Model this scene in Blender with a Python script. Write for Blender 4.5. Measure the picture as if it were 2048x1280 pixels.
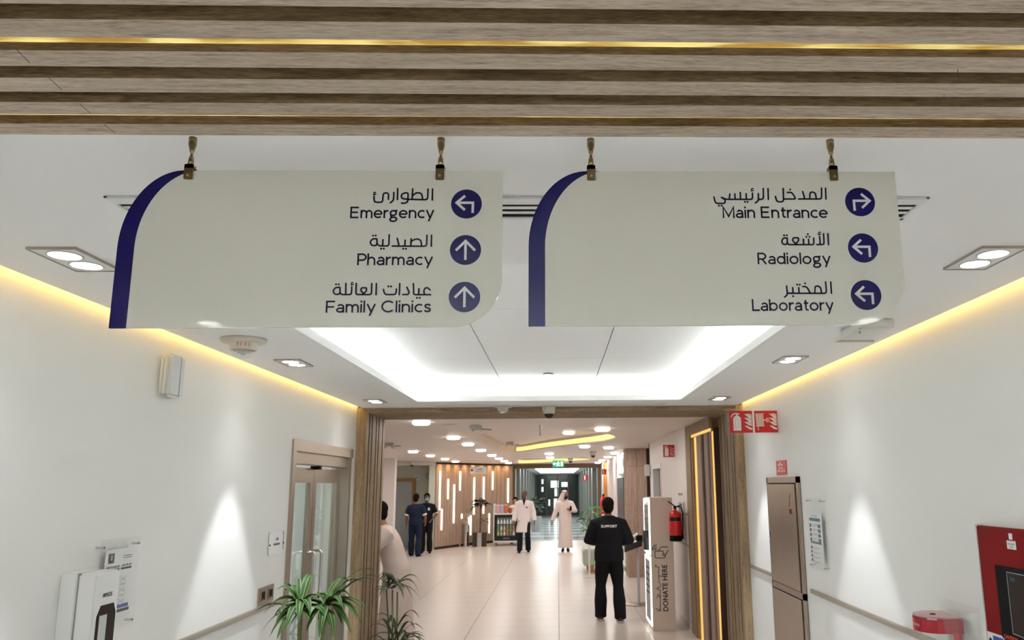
import bpy, bmesh, math, random
from mathutils import Vector, Matrix
random.seed(7)
for o in list(bpy.data.objects): bpy.data.objects.remove(o)
scn = bpy.context.scene
COL = scn.collection
PI = math.pi

# ------------------------------------------------------------------ camera
FP, CX, CY = 1546.16, 1166.83, 670.99
PITCH, YAW, ROLL = 0.191045, 0.034959, -0.011616
CAMZ = 1.9
def _axes():
    cp, sp, cy, sy, cr, sr = math.cos(PITCH), math.sin(PITCH), math.cos(YAW), math.sin(YAW), math.cos(ROLL), math.sin(ROLL)
    f = Vector((sy*cp, cy*cp, sp)); rt = Vector((cy, -sy, 0)); up = rt.cross(f)
    return rt*cr+up*sr, -rt*sr+up*cr, f
RT, UP, FW = _axes()
cd = bpy.data.cameras.new('camera'); cam = bpy.data.objects.new('camera', cd); COL.objects.link(cam)
cd.sensor_width = 36; cd.sensor_fit = 'HORIZONTAL'; cd.lens = FP/2048*36
cd.shift_x = -(CX-1024)/2048; cd.shift_y = (CY-640)/2048
cd.clip_start = .05; cd.clip_end = 200
m = Matrix.Identity(4)
for i in range(3):
    m[i][0] = RT[i]; m[i][1] = UP[i]; m[i][2] = -FW[i]
m.translation = (0, 0, CAMZ)
cam.matrix_world = m
cd.dof.use_dof = True; cd.dof.focus_distance = 1.85; cd.dof.aperture_fstop = 13
scn.camera = cam
def at(ax, v, a, b):
    """point of the plane coordinate[ax]=v seen at photo pixel a,b (used to read sizes off the photograph)"""
    d = RT*((a-CX)/FP) - UP*((b-CY)/FP) + FW
    c = Vector((0, 0, CAMZ))
    return c + d*((v-c[ax])/d[ax])

# ------------------------------------------------------------------ world, view
w = bpy.data.worlds.new('world'); scn.world = w; w.use_nodes = True
w.node_tree.nodes['Background'].inputs[0].default_value = (.8, .85, .9, 1)
w.node_tree.nodes['Background'].inputs[1].default_value = .25
scn.view_settings.view_transform = 'Standard'; scn.view_settings.look = 'None'
scn.view_settings.gamma = 1; scn.view_settings.use_curve_mapping = False
scn.view_settings.exposure = 0.9
P_COVE, P_WARM, P_SPOT, P_FLOOD, P_LOBBY, P_BACK = 13, .85, 62, 5, 4.6, 86
def area(name, loc, dirn, sx, sy, power, col=(1, 1, 1), parent=None, spread=180, disk=False):
    l = bpy.data.lights.new(name, 'AREA'); l.energy = power; l.color = col
    l.shape = 'DISK' if disk else 'RECTANGLE'; l.size = sx
    if not disk: l.size_y = sy
    l.spread = math.radians(spread)
    o = bpy.data.objects.new(name, l); COL.objects.link(o)
    z = -Vector(dirn).normalized()
    y = Vector((0, 1, 0)) if abs(z.y) < .9 else Vector((0, 0, 1))
    x = y.cross(z).normalized(); y = z.cross(x)
    mm = Matrix((x, y, z)).transposed().to_4x4(); mm.translation = Vector(loc); 
    if parent is not None:
        o.parent = parent; o.matrix_parent_inverse = parent.matrix_basis.inverted()
    o.matrix_basis = mm
    return o

# ------------------------------------------------------------------ mesh helpers
class G:
    def __init__(s): s.v = []; s.f = []
    def add(s, vs, fs):
        n = len(s.v); s.v += [tuple(x) for x in vs]; s.f += [tuple(i+n for i in f) for f in fs]; return s
    def box(s, x0, x1, y0, y1, z0, z1, bev=0):
        if x0 > x1: x0, x1 = x1, x0
        if y0 > y1: y0, y1 = y1, y0
        if z0 > z1: z0, z1 = z1, z0
        if bev:
            b = min(bev, (x1-x0)*.45, (y1-y0)*.45, (z1-z0)*.45)
            bm = bmesh.new(); bmesh.ops.create_cube(bm, size=1)
            for q in bm.verts:
                q.co = Vector(((x0+x1)/2+q.co.x*(x1-x0), (y0+y1)/2+q.co.y*(y1-y0), (z0+z1)/2+q.co.z*(z1-z0)))
            bmesh.ops.bevel(bm, geom=list(bm.edges), offset=b, segments=3 if bev > .012 else 2, affect='EDGES')
            bm.verts.index_update()
            s.add([q.co[:] for q in bm.verts], [[q.index for q in f.verts] for f in bm.faces]); bm.free(); return s
        v = [(x0, y0, z0), (x1, y0, z0), (x1, y1, z0), (x0, y1, z0), (x0, y0, z1), (x1, y0, z1), (x1, y1, z1), (x0, y1, z1)]
        return s.add(v, [(0, 3, 2, 1), (4, 5, 6, 7), (0, 1, 5, 4), (1, 2, 6, 5), (2, 3, 7, 6), (3, 0, 4, 7)])
    def tube(s, pts, rad, n=12, cap=True, ref=None):
        pts = [Vector(p) for p in pts]
        if not isinstance(rad, (list, tuple)): rad = [rad]*len(pts)
        rings = []; pu = None
        for i, p in enumerate(pts):
            t = (pts[min(i+1, len(pts)-1)]-pts[max(i-1, 0)]).normalized()
            if pu is None:
                r0 = Vector(ref) if ref else (Vector((0, 1, 0)) if abs(t.y) < .8 else Vector((1, 0, 0)))
                pu = r0
            u = (pu - t*pu.dot(t)).normalized(); pu = u; ww = t.cross(u)
            r = rad[i]; rx, ry = r if isinstance(r, (list, tuple)) else (r, r)
            rings.append([p + ww*rx*math.cos(2*PI*k/n) + u*ry*math.sin(2*PI*k/n) for k in range(n)])
        return s.loft(rings, cap)
    def loft(s, rings, cap=True):
        n = len(rings[0]); b = len(s.v)
        for r in rings: s.v += [tuple(x) for x in r]
        for i in range(len(rings)-1):
            for k in range(n):
                a = b+i*n+k; c = b+i*n+(k+1) % n
                s.f.append((a, c, c+n, a+n))
        if cap:
            s.f.append(tuple(b+k for k in range(n))[::-1]); s.f.append(tuple(b+(len(rings)-1)*n+k for k in range(n)))
        return s
    def lathe(s, c, prof, n=20, ax='z'):
        rings = []
        for r, h in prof:
            ring = []
            for k in range(n):
                a = 2*PI*k/n; q = (r*math.cos(a), r*math.sin(a), h)
                if ax == 'x': q = (q[2], q[0], q[1])
                if ax == 'y': q = (q[0], q[2], q[1])
                ring.append(Vector(c)+Vector(q))
            rings.append(ring)
        return s.loft(rings)
    def ell(s, c, r, n=14, m=9, rot=None):
        rings = []
        for i in range(m+1):
            a = PI*(i+.02)/(m+.04) - PI/2
            ring = []
            for k in range(n):
                b = 2*PI*k/n
                q = Vector((r[0]*math.cos(a)*math.cos(b), r[1]*math.cos(a)*math.sin(b), r[2]*math.sin(a)))
                if rot: q = rot @ q
                ring.append(Vector(c)+q)
            rings.append(ring)
        return s.loft(rings)
    def prism(s, poly, O, U, V, d):
        """2-D outline poly in frame O,U,V extruded by d along U x V"""
        O, U, V = Vector(O), Vector(U), Vector(V); N = U.cross(V)
        n = len(poly); b = len(s.v)
        s.v += [tuple(O+U*p[0]+V*p[1]) for p in poly] + [tuple(O+U*p[0]+V*p[1]+N*d) for p in poly]
        s.f.append(tuple(b+k for k in range(n))[::-1]); s.f.append(tuple(b+n+k for k in range(n)))
        for k in range(n):
            j = (k+1) % n; s.f.append((b+k, b+j, b+n+j, b+n+k))
        return s
    def ribbon(s, pts, wd, O, U, V, d, rnd=True):
        """stroke of width wd along 2-D pts as a thin raised print"""
        P = [Vector((p[0], p[1])) for p in pts]; h = wd/2; n = len(P); L = []; R = []
        for i in range(n):
            d0 = (P[i]-P[i-1]).normalized() if i else (P[1]-P[0]).normalized()
            d1 = (P[i+1]-P[i]).normalized() if i < n-1 else d0
            n0 = Vector((-d0.y, d0.x)); n1 = Vector((-d1.y, d1.x)); mm = (n0+n1)
            mm = mm.normalized() if mm.length > .2 else n0
            k = h/max(.45, mm.dot(n0)); L.append(P[i]+mm*k); R.append(P[i]-mm*k)
        for i in range(n-1):
            s.prism([R[i], R[i+1], L[i+1], L[i]], O, U, V, d)
        if rnd:
            for q in (P[0], P[-1]): s.disc(q, h, O, U, V, d, 8)
        return s
    def disc(s, c, r, O, U, V, d, n=24):
        return s.prism([(c[0]+r*math.cos(2*PI*k/n), c[1]+r*math.sin(2*PI*k/n)) for k in range(n)], O, U, V, d)
    def mesh(s, name, smooth=False):
        me = bpy.data.meshes.new(name); me.from_pydata(s.v, [], s.f); me.update()
        if smooth:
            for p in me.polygons: p.use_smooth = True
        return me
def remesh(g, name, vox=.01, it=3):
    me = g.mesh(name); o = bpy.data.objects.new(name+'_tmp', me); COL.objects.link(o)
    md = o.modifiers.new('r', 'REMESH'); md.mode = 'VOXEL'; md.voxel_size = vox; md.use_smooth_shade = True
    ms = o.modifiers.new('s', 'SMOOTH'); ms.iterations = it; ms.factor = .5
    dg = bpy.context.evaluated_depsgraph_get(); dg.update()
    out = bpy.data.meshes.new_from_object(o.evaluated_get(dg)); out.name = name
    bpy.data.objects.remove(o); bpy.data.meshes.remove(me)
    for p in out.polygons: p.use_smooth = True
    return out
def tag(o, label=None, cat=None, group=None, kind=None):
    if label: o['label'] = label
    if cat: o['category'] = cat
    if group: o['group'] = group
    if kind: o['kind'] = kind
    return o
def thing(name, label, cat, loc=(0, 0, 0), group=None, rotz=0):
    o = bpy.data.objects.new(name, None); COL.objects.link(o); o.empty_display_size = .1
    o.location = loc; o.rotation_euler = (0, 0, rotz)
    return tag(o, label, cat, group)
def part(name, g, mat, parent=None, world=True, smooth=False, label=None):
    me = g if isinstance(g, bpy.types.Mesh) else g.mesh(name, smooth)
    if not me.materials: me.materials.append(mat)
    o = bpy.data.objects.new(name, me); COL.objects.link(o)
    if parent is not None:
        o.parent = parent
        if world:
            mb = Matrix.Translation(parent.location) @ parent.rotation_euler.to_matrix().to_4x4()
            o.matrix_parent_inverse = mb.inverted()
    if label: o['label'] = label
    return o
def struct(name, g, mat, parent=None):
    o = part(name, g, mat, parent)
    if parent is None: o['kind'] = 'structure'
    return o
def dup(root, loc, rotz=None, label=None):
    r = root.copy(); COL.objects.link(r); r.location = loc
    if rotz is not None: r.rotation_euler = (0, 0, rotz)
    if label: r['label'] = label
    def rec(a, b):
        for ch in list(a.children):
            c = ch.copy(); COL.objects.link(c); c.parent = b; rec(ch, c)
    rec(root, r)
    return r

# ------------------------------------------------------------------ materials
def srgb(r, g, b):
    f = lambda c: (c/255/12.92) if c/255 <= .04045 else ((c/255+.055)/1.055)**2.4
    return (f(r), f(g), f(b), 1)
def mat(name, col, rough=.5, metal=0, spec=.5, trans=0, emit=0, alpha=1, coat=0, bump=0, bscale=60, noise=0, nscale=4):
    m = bpy.data.materials.new(name); m.use_nodes = True; nt = m.node_tree; b = nt.nodes['Principled BSDF']
    b.inputs['Base Color'].default_value = col; b.inputs['Roughness'].default_value = rough; b.inputs['Metallic'].default_value = metal
    b.inputs['Specular IOR Level'].default_value = spec; b.inputs['Transmission Weight'].default_value = trans
    b.inputs['Alpha'].default_value = alpha; b.inputs['Coat Weight'].default_value = coat
    if emit: b.inputs['Emission Color'].default_value = col; b.inputs['Emission Strength'].default_value = emit
    if noise or bump:
        tc = nt.nodes.new('ShaderNodeTexCoord'); nz = nt.nodes.new('ShaderNodeTexNoise'); nz.inputs['Scale'].default_value = nscale; nz.inputs['Detail'].default_value = 4
        nt.links.new(tc.outputs['Object'], nz.inputs['Vector'])
        if noise:
            mx = nt.nodes.new('ShaderNodeMix'); mx.data_type = 'RGBA'
            mx.inputs[6].default_value = tuple(c*(1-noise) for c in col[:3])+(1,); mx.inputs[7].default_value = tuple(min(1, c*(1+noise)) for c in col[:3])+(1,)
            nt.links.new(nz.outputs[0], mx.inputs[0]); nt.links.new(mx.outputs[2], b.inputs['Base Color'])
        if bump:
            n2 = nt.nodes.new('ShaderNodeTexNoise'); n2.inputs['Scale'].default_value = bscale; nt.links.new(tc.outputs['Object'], n2.inputs['Vector'])
            bp = nt.nodes.new('ShaderNodeBump'); bp.inputs['Strength'].default_value = bump; bp.inputs['Distance'].default_value = .004
            nt.links.new(n2.outputs[0], bp.inputs['Height']); nt.links.new(bp.outputs[0], b.inputs['Normal'])
    return m
def wood(name, dark, mid, light, stretch=(1, 16, 16), sc=3.2, rough=.6, knots=True):
    m = bpy.data.materials.new(name); m.use_nodes = True; nt = m.node_tree; b = nt.nodes['Principled BSDF']; N = nt.nodes.new; Lk = nt.links.new
    b.inputs['Roughness'].default_value = rough; b.inputs['Specular IOR Level'].default_value = .25
    tc = N('ShaderNodeTexCoord'); oi = N('ShaderNodeObjectInfo'); mp = N('ShaderNodeMapping'); mp.inputs['Scale'].default_value = stretch
    ad = N('ShaderNodeVectorMath'); ad.operation = 'ADD'; sc_ = N('ShaderNodeVectorMath'); sc_.operation = 'SCALE'; sc_.inputs[0].default_value = (37, 11, 5)
    Lk(oi.outputs['Random'], sc_.inputs['Scale']); Lk(tc.outputs['Object'], mp.inputs[0]); Lk(mp.outputs[0], ad.inputs[0]); Lk(sc_.outputs[0], ad.inputs[1])
    n1 = N('ShaderNodeTexNoise'); n1.inputs['Scale'].default_value = sc; n1.inputs['Detail'].default_value = 8; n1.inputs['Roughness'].default_value = .65; n1.inputs['Distortion'].default_value = 1.1
    Lk(ad.outputs[0], n1.inputs['Vector'])
    n2 = N('ShaderNodeTexNoise'); n2.inputs['Scale'].default_value = sc*9; n2.inputs['Detail'].default_value = 5; Lk(ad.outputs[0], n2.inputs['Vector'])
    mx = N('ShaderNodeMath'); mx.operation = 'MULTIPLY_ADD'; mx.inputs[1].default_value = .48; Lk(n2.outputs[0], mx.inputs[0])
    m3 = N('ShaderNodeMath'); m3.operation = 'MULTIPLY'; m3.inputs[1].default_value = .55; Lk(n1.outputs[0], m3.inputs[0]); Lk(m3.outputs[0], mx.inputs[2])
    cr = N('ShaderNodeValToRGB'); e = cr.color_ramp.elements; e[0].position = .33; e[0].color = dark; e[1].position = .64; e[1].color = light
    q = cr.color_ramp.elements.new(.47); q.color = mid
    Lk(mx.outputs[0], cr.inputs[0]); Lk(cr.outputs[0], b.inputs['Base Color'])
    bp = N('ShaderNodeBump'); bp.inputs['Strength'].default_value = .35; bp.inputs['Distance'].default_value = .002
    Lk(mx.outputs[0], bp.inputs['Height']); Lk(bp.outputs[0], b.inputs['Normal'])
    return m
M = {}
M['wall'] = mat('white_paint', (.80, .80, .79, 1), .55, bump=.05, bscale=180, noise=.015, nscale=1.5)
M['ceil'] = mat('ceiling_paint', (.88, .88, .88, 1), .6, noise=.01, nscale=1)
M['lobby_ceil'] = mat('lobby_ceiling_paint', (.80, .70, .64, 1), .45, noise=.02, nscale=.6)
M['lobby_wall'] = mat('lobby_wall_paint', (.80, .74, .71, 1), .5)
M['alcove'] = mat('pale_green_paint', (.66, .68, .56, 1), .6)
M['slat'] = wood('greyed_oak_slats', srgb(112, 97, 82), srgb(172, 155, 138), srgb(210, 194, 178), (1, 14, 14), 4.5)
M['slat_side'] = wood('darker_oak_sides', srgb(62, 46, 28), srgb(112, 90, 62), srgb(150, 126, 92), (1, 14, 14), 4.5)  # side faces take a darker brown than the undersides
M['backing'] = mat('dark_backing', srgb(60, 50, 40), .8)
M['jamb'] = wood('golden_brown_oak', srgb(84, 66, 48), srgb(140, 118, 92), srgb(178, 154, 124), (14, 14, 1), 2.6)
M['jamb_h'] = wood('golden_brown_oak_beam', srgb(84, 66, 48), srgb(140, 118, 92), srgb(178, 154, 124), (1, 14, 14), 2.6)
M['taupe'] = wood('taupe_laminate', srgb(135, 112, 98), srgb(165, 140, 125), srgb(185, 162, 146), (9, 9, .8), 2.2)
M['gap'] = mat('slat_gap_shade', srgb(52, 38, 26), .6)  # shade between the portal slats as a flat dark colour
M['maroon'] = mat('dark_maroon_gap', srgb(58, 24, 14), .6)
M['floor'] = mat('polished_porcelain', (.68, .61, .57, 1), .29, spec=.55, noise=.03, nscale=.9)
M['near_floor'] = mat('pale_porcelain', (.80, .79, .78, 1), .3, spec=.4)
M['grout'] = mat('grout', (.16, .13, .12, 1), .8)
M['band_w'] = mat('white_floor_band', (.72, .76, .76, 1), .12)
M['band_g'] = mat('grey_floor_band', (.36, .42, .43, 1), .12)
M['sign'] = mat('satin_white_acrylic', srgb(222, 220, 212), .04, spec=.5)
M['navy'] = mat('navy_vinyl', srgb(5, 3, 66), .3, spec=.3)
M['ink'] = mat('navy_ink', srgb(6, 4, 44), .5, spec=.25)
M['print'] = mat('pale_print', srgb(224, 224, 218), .35)
M['bronze'] = mat('brushed_nickel_bronze', srgb(150, 132, 96), .26, metal=1, noise=.25, nscale=60)
M['steel'] = mat('brushed_steel', srgb(176, 166, 154), .3, metal=1, noise=.08, nscale=3)
M['steel_w'] = mat('warm_brushed_steel', srgb(170, 158, 146), .34, metal=1, noise=.1, nscale=2)
M['chrome'] = mat('polished_steel', srgb(210, 212, 214), .14, metal=1)
M['glass'] = mat('door_glass', (.80, .93, .90, 1), .02, trans=1, spec=.5)
M['acrylic'] = mat('clear_acrylic', (.93, .96, .96, 1), .03, trans=.0, alpha=.07, spec=.6)
M['frost'] = mat('frosted_polycarbonate', (.74, .77, .78, 1), .3, alpha=.78)
M['white'] = mat('white_plastic', (.78, .79, .79, 1), .3)
M['cream'] = mat('cream_plastic', srgb(214, 209, 194), .4)
M['grey'] = mat('grey_plastic', (.35, .36, .37, 1), .4)
M['black'] = mat('black_plastic', (.006, .006, .007, 1), .25)
M['matblack'] = mat('matt_black', (.006, .006, .007, 1), .8, spec=.15)
M['red'] = mat('safety_red', srgb(190, 8, 18), .35)
M['darkred'] = mat('dark_red_enamel', srgb(118, 4, 8), .4, spec=.15)
M['fred'] = mat('extinguisher_red', srgb(214, 12, 22), .22, coat=.5)
M['blue'] = mat('print_blue', srgb(36, 74, 150), .4)
M['teal'] = mat('print_teal', srgb(54, 110, 126), .4)
M['paper'] = mat('white_paper', (.80, .81, .82, 1), .5)
M['paper_ink'] = mat('paper_ink', (.03, .03, .035, 1), .6)
M['greyink'] = mat('grey_ink', (.32, .33, .34, 1), .6)
M['led'] = mat('lamp_white', (1, .99, .95, 1), .4, emit=9)
M['led_tube'] = mat('warm_light_tube', (1, .92, .68, 1), .4, emit=1.4)
M['led_y'] = mat('yellow_cove_light', (1, .76, .26, 1), .4, emit=.62)
M['led_gold'] = mat('gold_light_line', (1, .62, .16, 1), .4, emit=.36)
M['led_w'] = mat('kiosk_light_strip', (1, 1, .90, 1), .4, emit=1.3)
M['green'] = mat('exit_green', srgb(40, 160, 110), .4, emit=.55)
M['rail'] = mat('satin_rail', srgb(176, 170, 160), .35, metal=.6)
M['leaf'] = None
# amber look of lamp-lit wood, put into the material as emission
def wood_glow():
    m = mat('lit_wood_amber', (1, .78, .25, 1), .5); nt = m.node_tree; b = nt.nodes['Principled BSDF']
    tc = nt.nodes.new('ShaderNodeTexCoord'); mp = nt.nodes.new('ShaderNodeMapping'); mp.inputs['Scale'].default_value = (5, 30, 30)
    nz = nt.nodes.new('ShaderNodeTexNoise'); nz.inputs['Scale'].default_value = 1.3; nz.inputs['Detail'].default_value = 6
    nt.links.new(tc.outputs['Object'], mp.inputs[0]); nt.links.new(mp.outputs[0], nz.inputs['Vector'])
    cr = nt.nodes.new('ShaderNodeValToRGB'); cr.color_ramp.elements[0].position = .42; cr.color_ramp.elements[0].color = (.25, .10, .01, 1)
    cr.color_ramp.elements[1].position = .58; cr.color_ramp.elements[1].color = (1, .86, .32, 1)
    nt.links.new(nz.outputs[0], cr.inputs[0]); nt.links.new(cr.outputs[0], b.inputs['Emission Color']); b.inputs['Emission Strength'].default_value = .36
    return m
M['wood_glow'] = wood_glow()
def leafmat(name, green, stripe):
    m = bpy.data.materials.new(name); m.use_nodes = True; nt = m.node_tree; b = nt.nodes['Principled BSDF']
    b.inputs['Roughness'].default_value = .55; b.inputs['Specular IOR Level'].default_value = .3
    uv = nt.nodes.new('ShaderNodeAttribute'); uv.attribute_name = 'across'
    cr = nt.nodes.new('ShaderNodeValToRGB'); cr.color_ramp.interpolation = 'LINEAR'
    e = cr.color_ramp.elements; e[0].position = 0; e[0].color = stripe; e[1].position = .10; e[1].color = green
    q = e.new(.70); q.color = green; q = e.new(.82); q.color = tuple(.6*a+.4*c for a, c in zip(green, stripe))[:3]+(1,); q = e.new(1.0); q.color = green
    nt.links.new(uv.outputs['Fac'], cr.inputs[0]); nt.links.new(cr.outputs[0], b.inputs['Base Color'])
    return m
M['leaf'] = leafmat('striped_leaf', srgb(30, 70, 20), srgb(160, 180, 104))
M['leaf_d'] = leafmat('dark_striped_leaf', srgb(26, 48, 22), srgb(120, 140, 88))
M['leaf_p'] = mat('glossy_dark_leaf', srgb(20, 38, 18), .3)
M['leaf_g'] = mat('mid_green_leaf', srgb(90, 140, 60), .4)
M['cane'] = mat('plant_cane', srgb(96, 104, 58), .7, noise=.5, nscale=60)
M['soil'] = mat('soil', srgb(50, 38, 28), .95)
M['pot'] = mat('charcoal_pot', srgb(60, 58, 56), .45)

# ------------------------------------------------------------------ text
_tc = {}
def _textraw(s):
    if s in _tc: return _tc[s]
    c = bpy.data.curves.new('t', 'FONT'); c.body = s; c.size = 1; c.resolution_u = 3
    o = bpy.data.objects.new('t', c); COL.objects.link(o)
    dg = bpy.context.evaluated_depsgraph_get(); dg.update()
    me = bpy.data.meshes.new_from_object(o.evaluated_get(dg))
    v = [(q.co.x, q.co.y) for q in me.vertices]; f = [tuple(p.vertices) for p in me.polygons]
    bpy.data.objects.remove(o); bpy.data.meshes.remove(me)
    _tc[s] = (v, f); return v, f
CAPH = max(y for x, y in _textraw('H')[0])
def text(g, s, O, U, V, width, cap, bold=0):
    v, f = _textraw(s)
    if not v: return g
    x0 = min(a for a, b in v); x1 = max(a for a, b in v); kx = width/(x1-x0); ky = cap/CAPH
    O, U, V = Vector(O), Vector(U), Vector(V); N = U.cross(V)
    offs = [(0, 0)] if not bold else [(0, 0), (bold, 0), (-bold, 0), (0, bold), (0, -bold)]
    for i, (ox, oy) in enumerate(offs):
        g.add([O+U*((a-x0)*kx+ox)+V*(b*ky+oy)+N*(.00012*i) for a, b in v], f)
    return g

# ================================================================== STRUCTURE
WL, WR = -2.05, 1.93          # corridor walls
CL, CR = -2.0, 1.875          # ceiling edges (light slots between)
ZC, ZL = 2.70, 2.66
YB = -4.2                     # end of the corridor behind the camera
YP0, YP1 = 8.0, 8.85          # wooden portal
RX0, RX1, RY0, RY1 = -1.335, 1.19, 2.75, 7.42   # recess opening
XL = 1.75                     # lobby right wall

# floor: base and tiles
fl = struct('floor', G().box(-7, 3.2, YB, 53, -.12, -.004), M['grout'])
tm = G().box(-.5968, .5968, -.298, .298, -.008, 0).mesh('floor_tile'); tm.materials.append(M['floor'])
for ix in range(-4, 3):
    for iy in range(0, 33):
        x = ix*1.2-.6+.01; y = 8.5+iy*.6
        if x < -2.4 and y > 28: continue
        if x < -4.9 and y < 14: continue
        o = part('floor_tile', tm, None, fl); o.location = (x, y, 0)
for i in range(24):
    y = 28.0+i*1.0
    o = part('floor_band', G().box(-1.7, 1.7, y+.006, y+.994, -.006, .0), M['band_g'] if i % 2 else M['band_w'], fl)
bt = G().box(-2.5, 2.5, YB, 8.195, -.006, 0)
part('near_floor', bt, M['near_floor'], fl)

# left wall with the door opening (y 5.98..7.72, z<2.24)
DY0, DY1, DZ = 6.13, 7.84, 2.245
g = G().box(WL-.18, WL, YB, DY0, 0, 2.95).box(WL-.18, WL, DY1, YP0+.1, 0, 2.95).box(WL-.18, WL, DY0, DY1, DZ, 2.95)
wl = struct('wall_left', g, M['wall'])
g = G().box(WR, WR+.18, YB, YP0+.1, 0, 2.95)
wr = struct('wall_right', g, M['wall'])
struct('wall_back', G().box(WL-.1, WR+.1, YB-.15, YB, 0, 2.95), M['wall'])
# portal wall masses
struct('wall_front', G().box(-7, WL+.02, YP0+.1, YP1-.02, 0, 3.0).box(WR-.04, 3.2, YP0+.1, YP1-.02, 0, 3.0).box(WL, WR, YP0+.1, YP1-.02, 2.68, 3.0), M['wall'])
# roof above the light coves
struct('ceiling', G().box(WL-.15, WR+.15, YB, YP0+.1, 2.95, 3.0), M['ceil'])
# main dropped ceiling with recess
def ceil_ring(name, y0, y1, a, b, c, d, z=ZC):
    g = G().box(CL, a, y0, y1, z, z+.05).box(b, CR, y0, y1, z, z+.05).box(a, b, y0, c, z, z+.05).box(a, b, d, y1, z, z+.05)
    return struct(name, g, M['ceil'])
c1 = ceil_ring('ceiling', 1.686, YP0, RX0, RX1, RY0, RY1)
B0, B1 = -3.7, -.62
c2 = ceil_ring('ceiling', YB, -.12, RX0, RX1, B0, B1)
# cove side boxing (outer ends of the raised recess)
for cc, y0, y1 in ((c1, RY0, RY1), (c2, B0, B1)):
    g = G().box(RX0-.30, RX0-.27, y0-.3, y1+.3, ZC+.05, 2.95).box(RX1+.27, RX1+.3, y0-.3, y1+.3, ZC+.05, 2.95)
    g.box(RX0-.3, RX1+.3, y0-.3, y0-.27, ZC+.05, 2.95).box(RX0-.3, RX1+.3, y1+.27, y1+.30, ZC+.05, 2.95)
    struct('recess_upstand', g, M['ceil'], cc)
    # ceiling panels of the raised part
    xs = [RX0-.27, -.545, .37, RX1+.27]
    ys = [y0-.27, y0+1.6, y0+3.36, y1+.27] if cc is c1 else [y0-.27, y0+1.7, y1+.27]
    for i in range(3):
        for j in range(len(ys)-1):
            p = part('ceiling_panel', G().box(xs[i]+.0035, xs[i+1]-.0035, ys[j]+.0035, ys[j+1]-.0035, 2.90, 2.915), M['ceil'], cc)
    lc = (.93, 1, .96)
    L = y1-y0; W = RX1-RX0; k = P_COVE if cc is c1 else P_BACK
    for sx, dx in ((RX0-.13, .5), (RX1+.13, -.5)):
        area('cove_lamp', (sx, (y0+y1)/2, ZC+.075), (dx*.35, 0, 1), .05, L+.2, k, lc, cc)
    for sy, dy in ((y0-.13, .5), (y1+.13, -.5)):
        area('cove_lamp', ((RX0+RX1)/2, sy, ZC+.075), (0, dy*.35, 1), W+.1, .05, k*W/L, lc, cc)
# wall-slot warm LEDs
for (x, s) in (((WL+CL)/2, 1), ((WR+CR)/2, -1)):
    area('slot_lamp', (x, (1.7+YP0)/2, ZC+.055), (-.25*s, 0, -1), .028, YP0-1.7, P_WARM*4, (1, .64, .17), c1)
    area('slot_lamp', (x, -.9, ZC+.055), (-.25*s, 0, -1), .028, 5.0, P_WARM*2, (1, .64, .17), c2)

# slatted ceiling
sb = struct('ceiling', G().box(WL, WR, -.12, 1.686, 2.765, 2.80), M['backing'])
PITCHY = .0988
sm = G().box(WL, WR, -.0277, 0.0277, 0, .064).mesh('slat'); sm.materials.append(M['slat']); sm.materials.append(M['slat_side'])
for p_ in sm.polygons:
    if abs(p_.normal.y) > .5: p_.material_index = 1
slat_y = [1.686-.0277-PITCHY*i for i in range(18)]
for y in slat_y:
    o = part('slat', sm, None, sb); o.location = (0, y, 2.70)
# scarf joints and butt joints seen in some slats
for (a_, b_) in (((30, 96), (60, 126)), ((98, 156), (124, 180)), ((160, 208), (182, 228)), ((208, 249), (231, 267)), ((1915, 138), (1918, 160)), ((1888, 190), (1891, 210))):
    p0, p1_ = at(2, 2.6998, *a_), at(2, 2.6998, *b_)
    part('joint_line', G().ribbon([(p0.x, -p0.y), (p1_.x, -p1_.y)], .0014, (0, 0, 2.6999), (1, 0, 0), (0, -1, 0), .0003, False), M['backing'], sb)
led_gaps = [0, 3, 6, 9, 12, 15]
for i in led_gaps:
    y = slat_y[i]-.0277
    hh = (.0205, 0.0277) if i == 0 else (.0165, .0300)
    part('lit_wood_glow', G().box(WL, WR, y-.004, y-.0002, 2.70+hh[0], 2.70+hh[1]), M['wood_glow'], sb, label='amber strip with the glow of lit wood in its colour')  # added band; the glow of lit wood is in its material
    area('slat_lamp', (0, y-.006, 2.70+.034), (0, -.3, 1), WR-WL-.1, .006, 1.0, (1, .72, .3), sb)

# dado rails
def rail(name, x, y0, y1, side):
    g = G().box(x, x+side*.018, y0, y1, 1.073, 1.107, .005)
    return struct(name, g, M['rail'])
rail('trim_1', WL, YB, DY0-.02, 1); rail('trim_2', WR, YB, 6.08, -1); rail('trim_3', WR, 7.05, YP0, -1)
struct('baseboard_left', G().box(WL, WL+.015, YB, DY0-.02, 0, .1), M['rail'])
struct('baseboard_right', G().box(WR-.015, WR, YB, YP0, 0, .1), M['rail'])

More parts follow.
